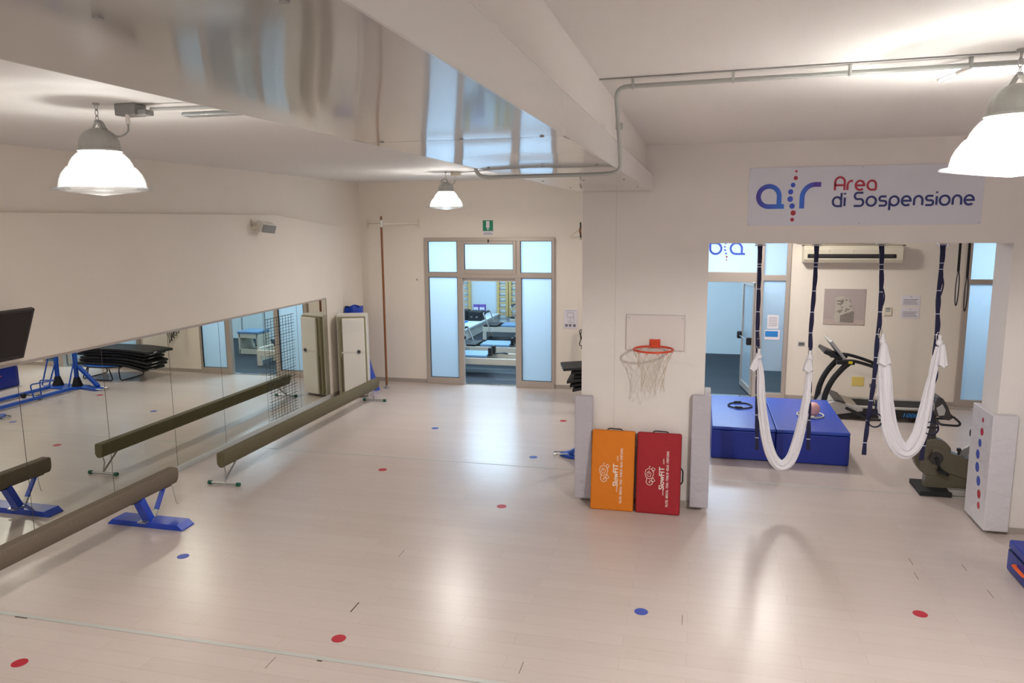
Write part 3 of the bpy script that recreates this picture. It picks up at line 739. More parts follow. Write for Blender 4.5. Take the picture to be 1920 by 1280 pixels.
# ------------------------------------------------------------------ floor air conditioner, rolled mat, pole
t = thing('air_conditioner', 'tall white floor standing air conditioner in the left corner', 'air conditioner', (-6.09, 12.46, 0), math.radians(20))
bx(-.27,.27,-.06,.27,.02,1.5).build('body', whitep, t, world=False, bevel=.012)
bx(-.25,.25,-.12,-.06,.05,1.49).build('recess', olive, t, world=False, bevel=.004)
fp = bx(-.165,.225,-.165,-.12,.05,1.47).build('front_panel', whitep, t, world=False, bevel=.012)
g = B()
for k in range(6): g.box(-.17,.2,-.168,-.165,1.27+.03*k,1.273+.03*k)
g.build('air_vent', pad_w, fp, world=False, smooth=0)
bx(-.185,.215,-.167,-.165,1.235,1.240).build('panel_joint', pad_w, fp, world=False, smooth=0)
bx(-.185,.215,-.168,-.165,.835,.865).build('accent_line', greyl, fp, world=False, smooth=0)
bx(-.15,-.11,-.167,-.165,1.19,1.2).build('nameplate', greyl, fp, world=False, smooth=0)
b = B(); b.cyl((.12,-.165,.86),(.12,-.178,.86),.04); b.build('dial_ring', steel, fp, world=False)
b = B(); b.cyl((.12,-.178,.86),(.12,-.182,.86),.028); b.build('dial', bike_d, fp, world=False)
g = B()
for k in range(24): g.box(-.237,-.235,-.115,-.065,.12+.027*k,.135+.027*k)
for k in range(24): g.box(-.215,-.19,-.1225,-.12,.12+.027*k,.135+.027*k)
g.build('side_grille', blackp, t, world=False, smooth=0)
bx(-.23,.23,-.05,.22,0,.02).build('plinth', greyp, t, world=False)
bx(-.27,.27,-.06,.27,1.5,1.52).build('top_cap', whitep, t, world=False, bevel=.006)
# folded blue mat standing behind it
b = B()
mp = smoothpath([(-6.40,12.90,0),(-6.42,13.1,0),(-6.30,13.25,0),(-6.12,13.18,0),(-6.08,12.98,0),(-6.2,12.90,0)], 6)
lo = [(p.x+(.06 if p.x > -6.15 else 0), p.y) for p in mp]
n = len(mp); vs = []; fs = []
for side_ in (1, -1):
    for zz, k in ((0, 1.0), (.35,.95), (.8,.8), (1.2,.8), (1.58,.9), (1.6,.9)):
        for i in range(n):
            c0 = Vector((-6.26,13.06)); p = Vector((mp[i].x, mp[i].y)); d = (p-c0); pr = c0 + d*k + d.normalized()*(.018*side_)
            vs.append((max(-6.445, pr.x+max(0,(pr.x+6.26))*1.0*(1-zz/1.6)**2.5-.08*(zz/1.6)), pr.y, zz+(.012*sin(i*.7) if zz > 1.5 else 0)))
R_ = 6
for sd in range(2):
    for r in range(R_-1):
        for i in range(n-1):
            a = sd*R_*n+r*n+i; fs.append((a, a+1, a+n+1, a+n))
for i in range(n-1):
    a = (R_-1)*n+i; c2 = R_*n+a; fs.append((a, a+1, c2+1, c2)); a = i; c2 = R_*n+i; fs.append((a, c2, c2+1, a+1))
for i in (0, n-1):
    for r in range(R_-1): a = r*n+i; c2 = R_*n+a; fs.append((a, a+n, c2+n, c2))
b.add(vs, fs); tag(b.build('rolled_mat', blue_v2, smooth=60), 'rolled blue exercise mat standing behind the white air conditioner', 'exercise mat')
t = thing('climbing_pole', 'varnished wooden climbing pole standing near the back left corner', 'pole', (-5.79, 13.23, 0))
b = B(); b.cyl((-5.79,13.23,.03),(-5.785,13.23,3.08),.021); b.build('pole', wood_pole, t)
b = B(); b.cyl((-5.785,13.23,3.08),(-5.785,13.23,3.21),.024); b.build('sleeve', whitep, t)
b = B(); b.cyl((-5.785,13.23,3.21),(-5.785,13.23,3.28),.021); b.build('pole_tip', wood_pole, t)
b = B(); b.lathe([(.001,.012),(.06,.012),(.06,0),(.001,0)], (-5.79,13.23,0), 24); b.lathe([(.025,.012),(.025,.06),(.001,.06)], (-5.79,13.23,0), 16); b.build('floor_flange', steel, t)
t = thing('wall_bracket', 'cream metal bracket holding the climbing pole to the back wall', 'bracket', (-5.79, 13.5, 3.1))
for x in (-6.33,-5.27): bx(x-.02, x+.02, 13.835, 13.85, 3.05, 3.23).build('wall_plate', creamp, t, bevel=.003)
b = B(); b.bar((-6.33,13.84,3.15),(-5.80,13.26,3.15),.035,.02,(0,0,1)); b.build('arm', creamp, t); b = B(); b.bar((-5.27,13.84,3.14),(-5.77,13.26,3.14),.035,.02,(0,0,1)); b.build('arm', creamp, t)

# ------------------------------------------------------------------ back wall bits
t = thing('safety_sign', 'small green and white emergency sign above the glazed doorway', 'sign', (-3.885, 13.83, 2.92))
bx(-3.985,-3.785,13.84,13.85,2.91,3.19).build('plate', paper, t, smooth=0)
bx(-3.985,-3.785,13.838,13.84,2.99,3.19).build('green_field', green_s, t, smooth=0)
b = B(); b.box(-3.917,-3.853,13.836,13.838,3.05,3.175); b.prism([(-3.91,3.03),(-3.885,3.0),(-3.86,3.03)], FRONT, 13.836, 13.838); b.box(-3.892,-3.878,13.836,13.838,3.02,3.05); b.build('symbol', paper, t, smooth=0)
b = B(); b.box(-3.95,-3.82,13.838,13.84,2.955,2.962); b.box(-3.97,-3.80,13.838,13.84,2.93,2.94); b.build('caption', ink, t, smooth=0)
t = thing('evacuation_plan', 'sheet with a floor plan drawing pinned right of the doorway', 'notice', (-2.3, 13.84, 1.17))
bx(-2.43,-2.17,13.842,13.85,1.17,1.53).build('sheet', paper, t, smooth=0)
b = B()
for a in ((-2.36,-2.24,1.46),(-2.36,-2.24,1.38),(-2.36,-2.30,1.31),(-2.34,-2.22,1.28)): b.box(a[0],a[1],13.84,13.842,a[2],a[2]+.004)
for a in ((-2.36,1.38,1.464),(-2.24,1.31,1.464),(-2.30,1.28,1.38)): b.box(a[0],a[0]+.004,13.84,13.842,a[1],a[2])
for x in (-2.4,-2.33,-2.25): b.box(x,x+.05,13.84,13.842,1.20,1.25)
b.box(-2.38,-2.2,13.84,13.842,1.50,1.505); b.build('drawing', ink, t, smooth=0)
t = thing('wall_hook', 'cream wire triangle hook on the back wall beside the pillar', 'hook', (-2.15, 13.8, 2.85))
b = B(); b.tube(fillet([(-2.08,13.83,3.06),(-2.27,13.60,2.88),(-2.24,13.60,2.855),(-1.85,13.60,2.85)], .03), .009, 8); b.tube([(-2.27,13.60,2.87),(-1.95,13.84,2.9)], .008, 8); b.build('wire', creamp, t)
t = thing('hanging_strap', 'brown and black strap hanging from the triangular wire hook', 'strap', (-2.10, 13.7, 2.8))
b = B(); b.tube([(-2.10,13.72,3.14),(-2.10,13.72,3.02)], .014, 8); b.tube([(-2.10,13.72,2.95),(-2.095,13.72,2.83)], .015, 8); b.build('black_end', blackp, t)
b = B(); b.tube([(-2.105,13.72,3.03),(-2.11,13.72,2.98),(-2.10,13.72,2.94)], .02, 8); b.build('grip', wood_pole, t)
t = thing('resistance_bands', 'tangle of black resistance bands hanging on the wall above the mat stack', 'resistance bands', (-2.0, 13.75, .7))
for k in range(5):
    b = B(); x = -2.08+.035*k; pts = []
    for j in range(21):
        a = 2*PI*j/20; pts.append((x+.035*sin(a)+.02*sin(3*a+k), 13.78-.02*k, 1.16-.22*(1-cos(a))*(.7+.12*k)))
    b.tube(pts, .008, 6, closed=False); b.build('band', blackp, t)
b = B(); b.cyl((-1.99,13.85,1.16),(-1.99,13.68,1.16),.01); b.build('hook', steel, t)
tag(B().cyl((-5.343,13.85,2.056),(-5.343,13.842,2.056),.018).build('wall_socket', greyp), 'tiny round grey socket on the back wall left of the doorway', 'socket')

# ------------------------------------------------------------------ trampoline, mats, blue frame
t = thing('trampoline', 'low folding trampoline with blue skirt under the stack of black mats', 'trampoline', (-1.05, 13.05, 0))
n = 12; ring = [(-1.05+.58*cos(2*PI*i/n+.26)*1.05, 13.05+.52*sin(2*PI*i/n+.26), .30-.0) for i in range(n)]
ring2 = [(-1.05+.50*cos(2*PI*i/n+.26)*1.05, 13.05+.44*sin(2*PI*i/n+.26)) for i in range(n)]
b = B(); b.prism([(p[0], p[1]) for p in ring], TOP, .295, .318); b.build('skirt', tramp_b, t, bevel=.008)
b = B(); b.tube(ring, .014, 8, closed=True); b.build('frame_ring', blackp, t)
for p in (fillet([(-1.50,12.95,.29),(-1.50,12.66,.29),(-1.50,12.68,.015),(-1.50,13.38,.015),(-1.50,13.2,.29)],.08), fillet([(-.60,12.85,.29),(-.56,12.69,.015),(-.56,13.4,.015),(-.60,13.25,.29)],.08),
          fillet([(-1.30,12.62,.27),(-1.35,12.66,.015),(-.70,12.66,.015),(-.80,12.62,.27)],.08)):
    b = B(); b.tube(p, .012, 8); b.build('leg', blackp, t)
def sag_mat(x0, x1, y0, y1, zf, th, skew, label):
    nx, ny = 18, 4; vs = []; fs = []
    for lay in (0, 1):
        for j in range(ny+1):
            for i in range(nx+1):
                u = i/nx; v = j/ny; x = x0+(x1-x0)*u+skew*v; y = y0+(y1-y0)*v
                vs.append((x, y, zf(u)+(th if lay else 0)))
    w_ = nx+1; A = (ny+1)*w_
    for j in range(ny):
        for i in range(nx):
            a = j*w_+i; fs.append((a, a+w_, a+w_+1, a+1)); fs.append((A+a, A+a+1, A+a+w_+1, A+a+w_))
    for i in range(nx):
        a = i; fs.append((a, a+1, A+a+1, A+a)); a = ny*w_+i; fs.append((a+1, a, A+a, A+a+1))
    for j in range(ny):
        a = j*w_; fs.append((a+w_, a, A+a, A+a+w_)); a = j*w_+nx; fs.append((a, a+w_, A+a+w_, A+a))
    t = thing('exercise_mat', label, 'exercise mat', ((x0+x1)/2, (y0+y1)/2, zf(0)), group='black mats stacked on the trampoline')
    b = B(); b.add(vs, fs); b.build('cushion', black_mat, t, bevel=.012, smooth=60)
    xl = x0-.0005
    b = B(); b.box(x0+skew*.35-.006, x0+skew*.35+.004, y0+.15, y0+.30, zf(0)+th*.4, zf(0)+th*.6); b.build('label', print_w, t, smooth=0)
order = ['bottom', 'second from bottom', 'third from bottom', 'third from top', 'second from top', 'top']
for k in range(6):
    th = .05; z0 = .322+.063*k; droop = [.11,.10,.09,.07,.055,.05][k]
    zf = (lambda z0, dr: (lambda u: z0 - dr*max(0, 1-u/.42)**1.6))(z0, droop)
    dx = [.05,.0,-.05,.06,.02,-.10][k]; dy = [0,.02,-.01,.03,.02,-.05][k]
    sag_mat(-2.12+dx, -.52+dx, 12.68+dy, 13.28+dy, zf, th, -.04 if k < 5 else -.16, 'black padded exercise mat, %s of the six stacked on the trampoline' % order[k])
t = thing('gymnastics_frame', 'blue steel floor frame with braced posts, seen mostly in the mirror', 'gym apparatus', (-.95, 10.8, 0))
for x in (-1.22, -.68): b = B(); b.bar((x,9.75,.05),(x,11.75,.05),.06,.06); b.build('floor_rail', blue_st, t, bevel=.006)
for sgn, yy in ((1, 12.07), (-1, 9.62)):
    b = B(); P0 = [(-1.25,yy-.28*sgn),(-.55,yy-.28*sgn),(-.30,yy-.1*sgn),(-.45,yy+.14*sgn),(-1.2,yy+.14*sgn)]
    b.prism(P0, TOP, .0, .02); b.build('base_plate', blue_st, t, bevel=.003)
    for x in (-1.03,-.57):
        b = B(); b.tube([(x,yy,.02),(x,yy,2.3)], .042, 16); b.build('post', blue_st, t)
        b = B(); b.tube([(x,yy,.02),(x,yy,.20)], (lambda q: .105-.055*q), 10); b.build('cone_boot', rubber, t)
    b = B(); b.bar((-1.62,yy-.1*sgn,.06),(-1.09,yy,.42),.05,.08,(0,1,0)); b.build('diagonal_brace', blue_st, t, bevel=.004)
    b = B(); b.prism([(-1.25,yy-.18*sgn),(-1.66,yy-.27*sgn),(-1.76,yy-.12*sgn),(-1.62,yy-.02*sgn),(-1.2,yy+.0)], TOP, 0, .045); b.build('outrigger', blue_st, t, bevel=.004)
    b = B(); b.tube(fillet([(-1.66,yy-.24*sgn,.03),(-1.86,yy-.2*sgn,.03),(-1.84,yy-.08*sgn,.03),(-1.64,yy-.08*sgn,.05)],.03), .009, 6); b.build('adjuster', steel, t)
    for (xa, ya, xb) in ((-.28,-.10,-.53),(-.52,-.18,-.60),(-1.08,-.28,-1.03)):
        b = B(); b.tube([(xa,yy+ya*sgn,.02),(xb,yy-.02*sgn,.55 if xb != -.53 else .9)], .014, 8); b.build('strut', blue_st, t)
b = B(); b.tube([(-.8,9.62,2.3),(-.8,12.07,2.3)], .02, 10)
for x in (-1.03,-.57): b.tube([(x,9.62,2.28),(x,12.07,2.28)], .022, 10)
b.build('rail', wood_l, t)
b = B(); b.tube(fillet([(-1.35,10.75,.1),(-1.30,10.75,.34),(-1.5,11.1,.36),(-1.15,11.1,.34),(-1.15,11.1,.05)], .05), .012, 8); b.build('foot_lever', blue_st, t)
b = B()
for x in (-.80,-1.16): b.cyl((x-.02,11.05,.045),(x+.02,11.05,.045),.045)
b.cyl((-.8,11.05,.06),(-1.16,11.05,.06),.007); b.build('wheel', blackp, t)

# ------------------------------------------------------------------ pillar: hoop, pads, leaning mats
hb = thing('basketball_hoop', 'orange mini basketball hoop with white net on a clear board on the pillar', 'basketball hoop', (-.43, 8.2, 1.4))
hoard = bx(-.747,-.118,8.208,8.218,1.765,2.155).build('backboard', M('backboard_white', (222,214,210), .35), hb, bevel=.003)
e = B()
for a in ((-.747,-.743,1.765,2.155),(-.122,-.118,1.765,2.155),(-.747,-.118,1.765,1.769),(-.747,-.118,2.151,2.155)): e.box(a[0],a[1],8.205,8.208,a[2],a[3])
e.build('edge', M('board_edge', (176, 168, 162), .5), hoard, smooth=0)
b = B()
for x in (-.715,-.145): b.cyl((x,8.208,2.12),(x,8.203,2.12),.006,n=10)
b.cyl((-.705,8.208,1.79),(-.705,8.203,1.79),.004,n=8); b.build('screw', greyp, hoard)
HC = Vector((-.435, 7.975, 1.815)); HR = .205
b = B(); b.tube([(HC.x+HR*cos(2*PI*i/48), HC.y+HR*sin(2*PI*i/48), HC.z) for i in range(48)], .0115, 12, closed=True); b.build('rim', hoop_m, hb)
b = B(); b.box(-.49,-.375,8.19,8.207,1.80,1.89); b.prism([(8.2,1.885),(8.2,1.80),(8.16,1.80),(8.15,1.825)], lambda u,v,d:(d,u,v), -.475, -.39); b.build('bracket', hoop_m, hb, bevel=.004)
b = B()
for i in range(12):
    a = 2*PI*(i+.5)/12; cx, cy = HC.x+HR*cos(a), HC.y+HR*sin(a)
    b.tube([(cx+.011*cos(q)*cos(a+PI/2), cy+.011*cos(q)*sin(a+PI/2), HC.z-.016+.012*sin(q)) for q in [2*PI*k/8 for k in range(8)]], .0025, 5, closed=True)
b.build('net_hook', hoop_m, hb)
net = B(); rows = 7; rad = [.20,.175,.15,.13,.12,.118,.125]; N_ = 12
def npt(r, i):
    a = 2*PI*(i+.5*(r % 2)+.5)/N_; z = HC.z-.025-.068*r; jit = .006*sin(i*5.1+r*2.3)
    return (HC.x+.0+rad[r]*cos(a)+jit, HC.y+rad[r]*sin(a), z+jit-(.03*(i % 3 == 0) if r == rows-1 else 0))
for r in range(rows-1):
    for i in range(N_):
        p = npt(r, i); q1 = npt(r+1, i); q2 = npt(r+1, i-1 if r % 2 == 0 else i+1)
        net.tube([p, q1], .0023, 5); net.tube([p, q2], .0023, 5)
net.build('net', net_m, hb)
# corner guards
def wrinkle_box(name, x0, x1, y0, y1, z0, z1, mt, parent):
    return bx(x0, x1, y0, y1, z0, z1).build(name, mt, parent, bevel=.012, segs=3)
def guard(name, label, x0, x1, y0, y1, z0, z1, mt):
    return tag(bx(x0,x1,y0,y1,z0,z1).build(name, mt, bevel=.012, segs=3), label, 'corner guard')
guard('corner_guard', 'grey padded corner guard on the left edge of the pillar', -1.30, -1.10, 8.13, 8.206, .04, 1.235, pad_m)
guard('corner_guard', 'grey padded corner guard on the right edge of the pillar', -.02, .18, 8.12, 8.206, .04, 1.30, pad_m)
guard('corner_guard', 'white padded block behind the right pillar guard', .107, .18, 8.45, 8.66, .04, 1.285, pad_w)
t = thing('corner_guard', 'white padded corner guard on the right pier with a column of red and blue dots', 'corner guard', (2.9, 8.3, .04))
B().prism([(2.872,8.118),(3.10,8.118),(3.10,8.204),(2.9385,8.204),(2.9385,8.69),(2.872,8.69)], TOP, .04, 1.237).build('pad', pad_w, t, bevel=.01, segs=3)
for k, (y, z) in enumerate([(8.377,1.125),(8.376,1.002),(8.405,.875),(8.434,.746),(8.417,.613),(8.353,.485),(8.306,.359),(8.292,.243)]):
    r = [.025,.04,.042,.049,.053,.052,.047,.037][k]; mt = red_d if k in (0,1,6,7) else blue_d
    B().prism([(y+r*cos(2*PI*i/24), z+r*sin(2*PI*i/24)) for i in range(24)], lambda u,v,d:(d,u,v), 2.8705, 2.8722).build('dot', mt, t, smooth=0)
# leaning covered mats with printing
def lean_mat(name, xc, mt, label, hd):
    t = thing(name, label, 'exercise mat', (xc, 7.93, 0)); W, H, T = .475, .885, .095
    al = math.atan2(.155, H)   # lean back
    R = Matrix.Rotation(-al, 4, 'X')
    t.rotation_euler = (0,0,0)
    def put(bld, nm, m_, par, **k):
        for i, v in enumerate(bld.v): bld.v[i] = tuple(R @ Vector(v))
        return bld.build(nm, m_, par, world=False, **k)
    b = B(); b.box(-W/2, W/2, 0, T, 0.002, H); put(b, 'cushion', mt, t, bevel=.02, segs=4)
    for e_ in ((-W/2-.001, -W/2+.003), (W/2-.003, W/2+.002)): b = B(); b.box(e_[0], e_[1], .03, T-.03, .03, H-.03); put(b, 'seam_piping', blackp, t)
    b = B(); b.tube(fillet([(-.075,T/2,H-.01),(-.06,T/2,H+.018),(.085,T/2,H+.014),(.10,T/2,H-.01)],.02), .007, 8); put(b, 'handle', blackp, t)
    if hd: b = B(); b.tube(fillet([(W/2-.01,T/2,.33),(W/2+.022,T/2,.36),(W/2+.022,T/2,.49),(W/2-.01,T/2,.52)],.03), .008, 8); put(b, 'handle', blackp, t)
    # printing runs up the mat: text x -> +z, text y -> -x
    def tx(s_, size, x, z, nm, bold=.0, sx=1.0):
        m4 = R @ basis4((0,0,1), (-1,0,0), (0,-1,0), (x, -.0015, z))
        return text_part(nm, s_, size, m4, print_w, t, bold, sx=sx)
    tx('SlowFIT', .079, .062, .272, 'brand_lettering', .0016, .96); tx('www.', .03, .062, .212, 'lettering', 0); tx('.com', .033, .062, .545, 'lettering', 0)
    tx('PILATES - MEDICAL - YOGA - TONE UP - RELAX - STRETCHING', .036, .109, .09, 'lettering', .0006, .60)
    # little turtle mark
    b = B(); F = lambda u, v, d: (-.13+v*.9, d, .44+u*.9)   # u along height, v across
    sh = [(.06,.0),(.052,.035),(.005,.06),(-.045,.045),(-.065,.01),(-.05,-.03),(.0,-.045),(.045,-.035),(.06,.0)]
    sh = [(u, v+.03) for u, v in sh]
    b.ribbon(sh, .0055, F, -.0018, -.0006)
    b.ribbon([(.035,.025),(.0,.06),(-.035,.05),(-.035,.02),(-.01,.005),(.018,.015),(.008,.035),(-.012,.03)], .005, F, -.0018, -.0006)
    b.ribbon([(-.06,.01),(-.10,.0),(-.13,.015),(-.142,.045),(-.125,.075),(-.095,.075),(-.085,.05),(-.105,.035),(-.115,.05)], .0065, F, -.0018, -.0006)
    b.ribbon([(.055,.06),(.075,.075),(.06,.105),(.03,.09),(.055,.06)], .005, F, -.0018, -.0006)
    b.ribbon([(-.075,.06),(-.05,.085),(-.085,.105),(-.1,.085),(-.075,.06)], .005, F, -.0018, -.0006)
    b.ribbon([(.07,.03),(.09,.04),(.075,.045)], .005, F, -.0018, -.0006)
    put(b, 'turtle_mark', print_w, t, smooth=0)
    return t
lean_mat('exercise_mat', -.855, orange_m, 'orange covered mat leaning on the pillar under the hoop', False)
lean_mat('exercise_mat', -.355, red_m, 'dark red covered mat leaning on the pillar beside the orange one', True)

# ------------------------------------------------------------------ sign on the partition
sg = thing('wall_sign', 'wide white sign reading air Area di Sospensione above the opening', 'sign', (1.55, 8.21, 3.1))
pn = B(); pn.prism([(.479,3.102),(2.64,3.102),(2.64,3.684),(.479,3.684)], FRONT, 8.212, 8.22); pn.build('panel', sign_m, sg, bevel=.002)
SX = lambda c: .479+(1380+c/4-1404)*.004975
SZ = lambda c: 3.684-(290+c/4-315)*.00541
FD = (8.2095, 8.212)
def dot(b, cx, cy, r): x, z = SX(cx), SZ(cy); r *= .00124; b.prism([(x+r*cos(2*PI*i/24), z+r*1.06*sin(2*PI*i/24)) for i in range(24)], FRONT, *FD)
x0, x1, z0, z1 = SX(176), SX(338), SZ(388), SZ(238); cx, cz, rx, rz = (x0+x1)/2, (z0+z1)/2, (x1-x0)/2, (z1-z0)/2
b = B(); b.ribbon([(x1, z0), (x1, cz)] + arc(cx, cz, rx, rz, 0, 270, 30) + [(x1, z0), (SX(378), z0)], .047, FRONT, *FD); b.build('logo_letter', logo_a, sg, smooth=0)
b = B(); xr = SX(515); b.ribbon([(xr, SZ(405)), (xr, SZ(325))] + arc(SX(612), SZ(325), SX(612)-xr, SZ(230)-SZ(325), 180, 90, 14) + [(SX(655), SZ(230))], .047, FRONT, *FD); b.build('logo_letter', logo_r, sg, smooth=0)
for a in [(461,131,9),(459,180,16),(452,437,20),(447,487,15)]: b = B(); dot(b, *a); b.build('red_dot', red_p, sg, smooth=0)
for a in [(441,231,18),(425,281,20),(424,334,22),(441,386,21)]: b = B(); dot(b, *a); b.build('blue_dot', blue_p, sg, smooth=0)
G = {'a': (1.05, [[(1,0),(1,.5)]+arc(.5,.5,.5,.5,0,270,20)+[(1,0)]]),
     'e': (1.05, [[(.02,.5),(1,.5)]+arc(.5,.5,.5,.5,0,300,20)+[(.9,.0)]]),
     'r': (.62, [[(0,0),(0,.5)]+arc(.45,.5,.45,.5,180,90,8)+[(.62,1)]]),
     'd': (1.05, [[(1,1.45),(1,0),(.5,0)]+arc(.5,.5,.5,.5,270,0,20)]),
     'i': (.0, [[(0,0),(0,.95)], [(0,1.28),(0,1.46)]]),
     'o': (1.1, [arc(.55,.5,.55,.5,0,360,28)]),
     's': (.88, [[(.84,1),(.3,1)]+arc(.3,.76,.26,.24,90,270,10)+arc(.6,.26,.26,.26,90,-90,10)+[(.0,0)]]),
     'S': (1.12, [[(1.05,1.45),(.4,1.45)]+arc(.4,1.1,.34,.35,90,270,10)+arc(.74,.375,.36,.375,90,-90,10)+[(.0,0)]]),
     'p': (1.05, [[(0,-.5),(0,.5)]+arc(.52,.5,.52,.5,180,-180,28)]),
     'n': (.95, [[(0,0),(0,.5)]+arc(.475,.5,.475,.5,180,0,14)+[(.95,0)]]),
     'A': (1.15, [[(0,0),(0,.9)]+arc(.575,.88,.575,.55,180,0,16)+[(1.15,.88),(1.15,0)], [(0,.55),(1.15,.55)]])}
def write(s_, xa, xb, zbase, h, w_, mat, name):
    gap = .36; tot = 0
    for ch in s_: tot += (.75 if ch == ' ' else G[ch][0]+gap)
    tot -= gap; k = (xb-xa)/tot; x = 0
    for ch in s_:
        if ch == ' ': x += .75; continue
        b = B()
        for st in G[ch][1]:
            b.ribbon([(xa+(x+u)*k, zbase+v*h) for u, v in st], w_, FRONT, *FD)
        x += G[ch][0]+gap
        b.build('letter', mat, sg, smooth=0)
write('Area', SX(760), SX(1066), SZ(275), .089, .0205, red_p, 'lettering_area')
write('di Sospensione', SX(750), SX(1770), SZ(391), .089, .0205, navy_p, 'lettering_di_sospensione')
b = B()
for x, z in ((.495,3.118),(2.62,3.118),(1.55,3.67),(.495,3.67),(1.55,3.118)): b.cyl((x,8.212,z),(x,8.208,z),.005,n=8)
b.build('screw', greyp, sg)

# ------------------------------------------------------------------ suspension straps and hammocks
HY = 8.45
def strap(label, pts, notes=None, loops=(), wid=.036, carab=None, sling=None, tail_w=.036):
    t = thing('suspension_strap', label, 'strap', (pts[0][0], HY, pts[-1][1]), group=None)
    P = [Vector((x, z)) for x, z in pts]
    x0 = pts[0][0]
    bx(x0-.05, x0+.05, HY-.035, HY+.035, 2.908, 2.92).build('mounting_plate', steel, t, bevel=.002)
    b = B(); b.cyl((x0-.04,HY-.02,2.92),(x0-.04,HY-.02,2.885),.006,n=8); b.cyl((x0+.04,HY-.02,2.92),(x0+.04,HY-.02,2.885),.006,n=8); b.cyl((x0-.055,HY-.02,2.893),(x0+.055,HY-.02,2.893),.005,n=8); b.build('bolt', chrome, t)
    # webbing drawn as a thick ribbon whose width pulses between the stitched rings
    Q = smoothpath([(p.x, HY, p.y) for p in P], 10); n = len(Q)
    L = [0]
    for i in range(1, n): L.append(L[-1]+(Q[i]-Q[i-1]).length)
    seg = .235; vs = []; fs = []
    for i, q in enumerate(Q):
        ph = (L[i] % seg)/seg; wv = wid/2*(1+.10*sin(PI*ph)); bul = .016*sin(PI*ph)**2
        if L[i] < .1: wv = wid/2*(1.5-5*L[i]) if L[i] < .08 else wv
        vs += [(q.x-wv, q.y-.003-bul, q.z), (q.x+wv*(1+.15*sin(PI*ph)), q.y-.003-bul*1.2, q.z), (q.x+wv*(1+.15*sin(PI*ph)), q.y+.003+bul*.3, q.z), (q.x-wv, q.y+.003+bul*.3, q.z)]
    for i in range(n-1):
        for j in range(4): fs.append((i*4+j, i*4+(j+1) % 4, (i+1)*4+(j+1) % 4, (i+1)*4+j))
    fs += [(0,1,2,3), ((n-1)*4,(n-1)*4+1,(n-1)*4+2,(n-1)*4+3)]
    b = B(); b.add(vs, fs); b.build('webbing', navy, t, smooth=30)
    s_ = .195
    while s_ < L[-1]-.05:
        i = min(range(n), key=lambda k: abs(L[k]-s_)); q = Q[i]; bx(q.x-wid*.56, q.x+wid*.56, q.y-.012, q.y+.007, q.z-.004, q.z+.004).build('stitched_band', white_st, t, smooth=0)
        s_ = seg if s_ < .2 else s_+seg
    for (lx, lz, h, w_) in loops:
        b = B(); pts_ = [(lx+w_*sin(PI*k/12), HY-.01, lz-h*k/12) for k in range(13)]
        vs = []; fs = []
        b.tube(pts_, .005, 6, ry=.008); b.build('slack_loop', navy, t)
    if carab:
        cx, cz, hh = carab
        b = B(); b.tube([(cx+.018*cos(a), HY-.012, cz+hh*sin(a)*(1 if True else 1)) for a in [2*PI*k/20 for k in range(20)]], .0045, 8, closed=True); b.build('carabiner', chrome, t)
    if sling:
        cx, z0_, z1_ = sling
        b = B(); b.tube([(cx+.016*cos(a), HY-.02, z0_-.05+.05*sin(a)) for a in [2*PI*k/16 for k in range(16)]], .004, 8, closed=True); b.build('lower_carabiner', chrome, t)
        b = B(); b.tube([(cx,HY-.02,z0_-.08),(cx+.004,HY-.02,z0_-.20)], .017, 8, ry=.01); b.build('sling_grip', navy, t)
        b = B(); zz = z0_-.2; hgt = zz-z1_
        loop = [(cx+.07*sin(2*PI*k/20)*(1 if k else 1), HY-.03, zz-hgt*(1-cos(2*PI*k/20))/2) for k in range(20)]
        b.tube(loop, .007, 8, closed=True, ry=.02); b.build('foot_loop', navy, t)
        b = B(); b.bar((cx-.06,HY-.03,z1_+.08),(cx+.06,HY-.03,z1_+.08),.03,.02); b.build('foot_bar', blackp, t)
    return t
strap('navy webbing strap, first from left in the opening, left side of the left hammock', [(.632,2.904),(.636,2.666),(.639,2.323),(.643,1.975),(.662,1.623),(.670,1.266),(.681,.904),(.692,.649)], carab=(.655,1.84,.055))
strap('navy webbing strap, second from left, at the right side of the left hammock', [(1.197,2.903),(1.198,2.557),(1.190,2.218),(1.184,1.989),(1.189,1.788),(1.199,1.526),(1.212,1.055),(1.224,.684)], carab=(1.19,1.80,.06))
strap('navy webbing strap, third from left, with a foot sling beside the right hammock', [(1.821,2.902),(1.845,2.453),(1.850,2.119),(1.840,1.9),(1.838,1.55),(1.825,1.323),(1.80,.972),(1.785,.664)], carab=(1.862,1.99,.055), sling=(1.868,1.33,.98), loops=[(1.85,1.80,.2,.022),(1.86,2.45,.2,.02)])
strap('navy webbing strap, fourth from left, with hanging loops beside the exercise bike', [(2.390,2.902),(2.391,2.623),(2.385,2.35),(2.40,2.022),(2.385,1.575),(2.378,1.25),(2.361,.829),(2.344,.641)], carab=(2.412,1.96,.05), sling=(2.41,1.27,.93), loops=[(2.40,2.6,.22,.02),(2.405,1.9,.2,.03),(2.40,1.68,.24,.035)])
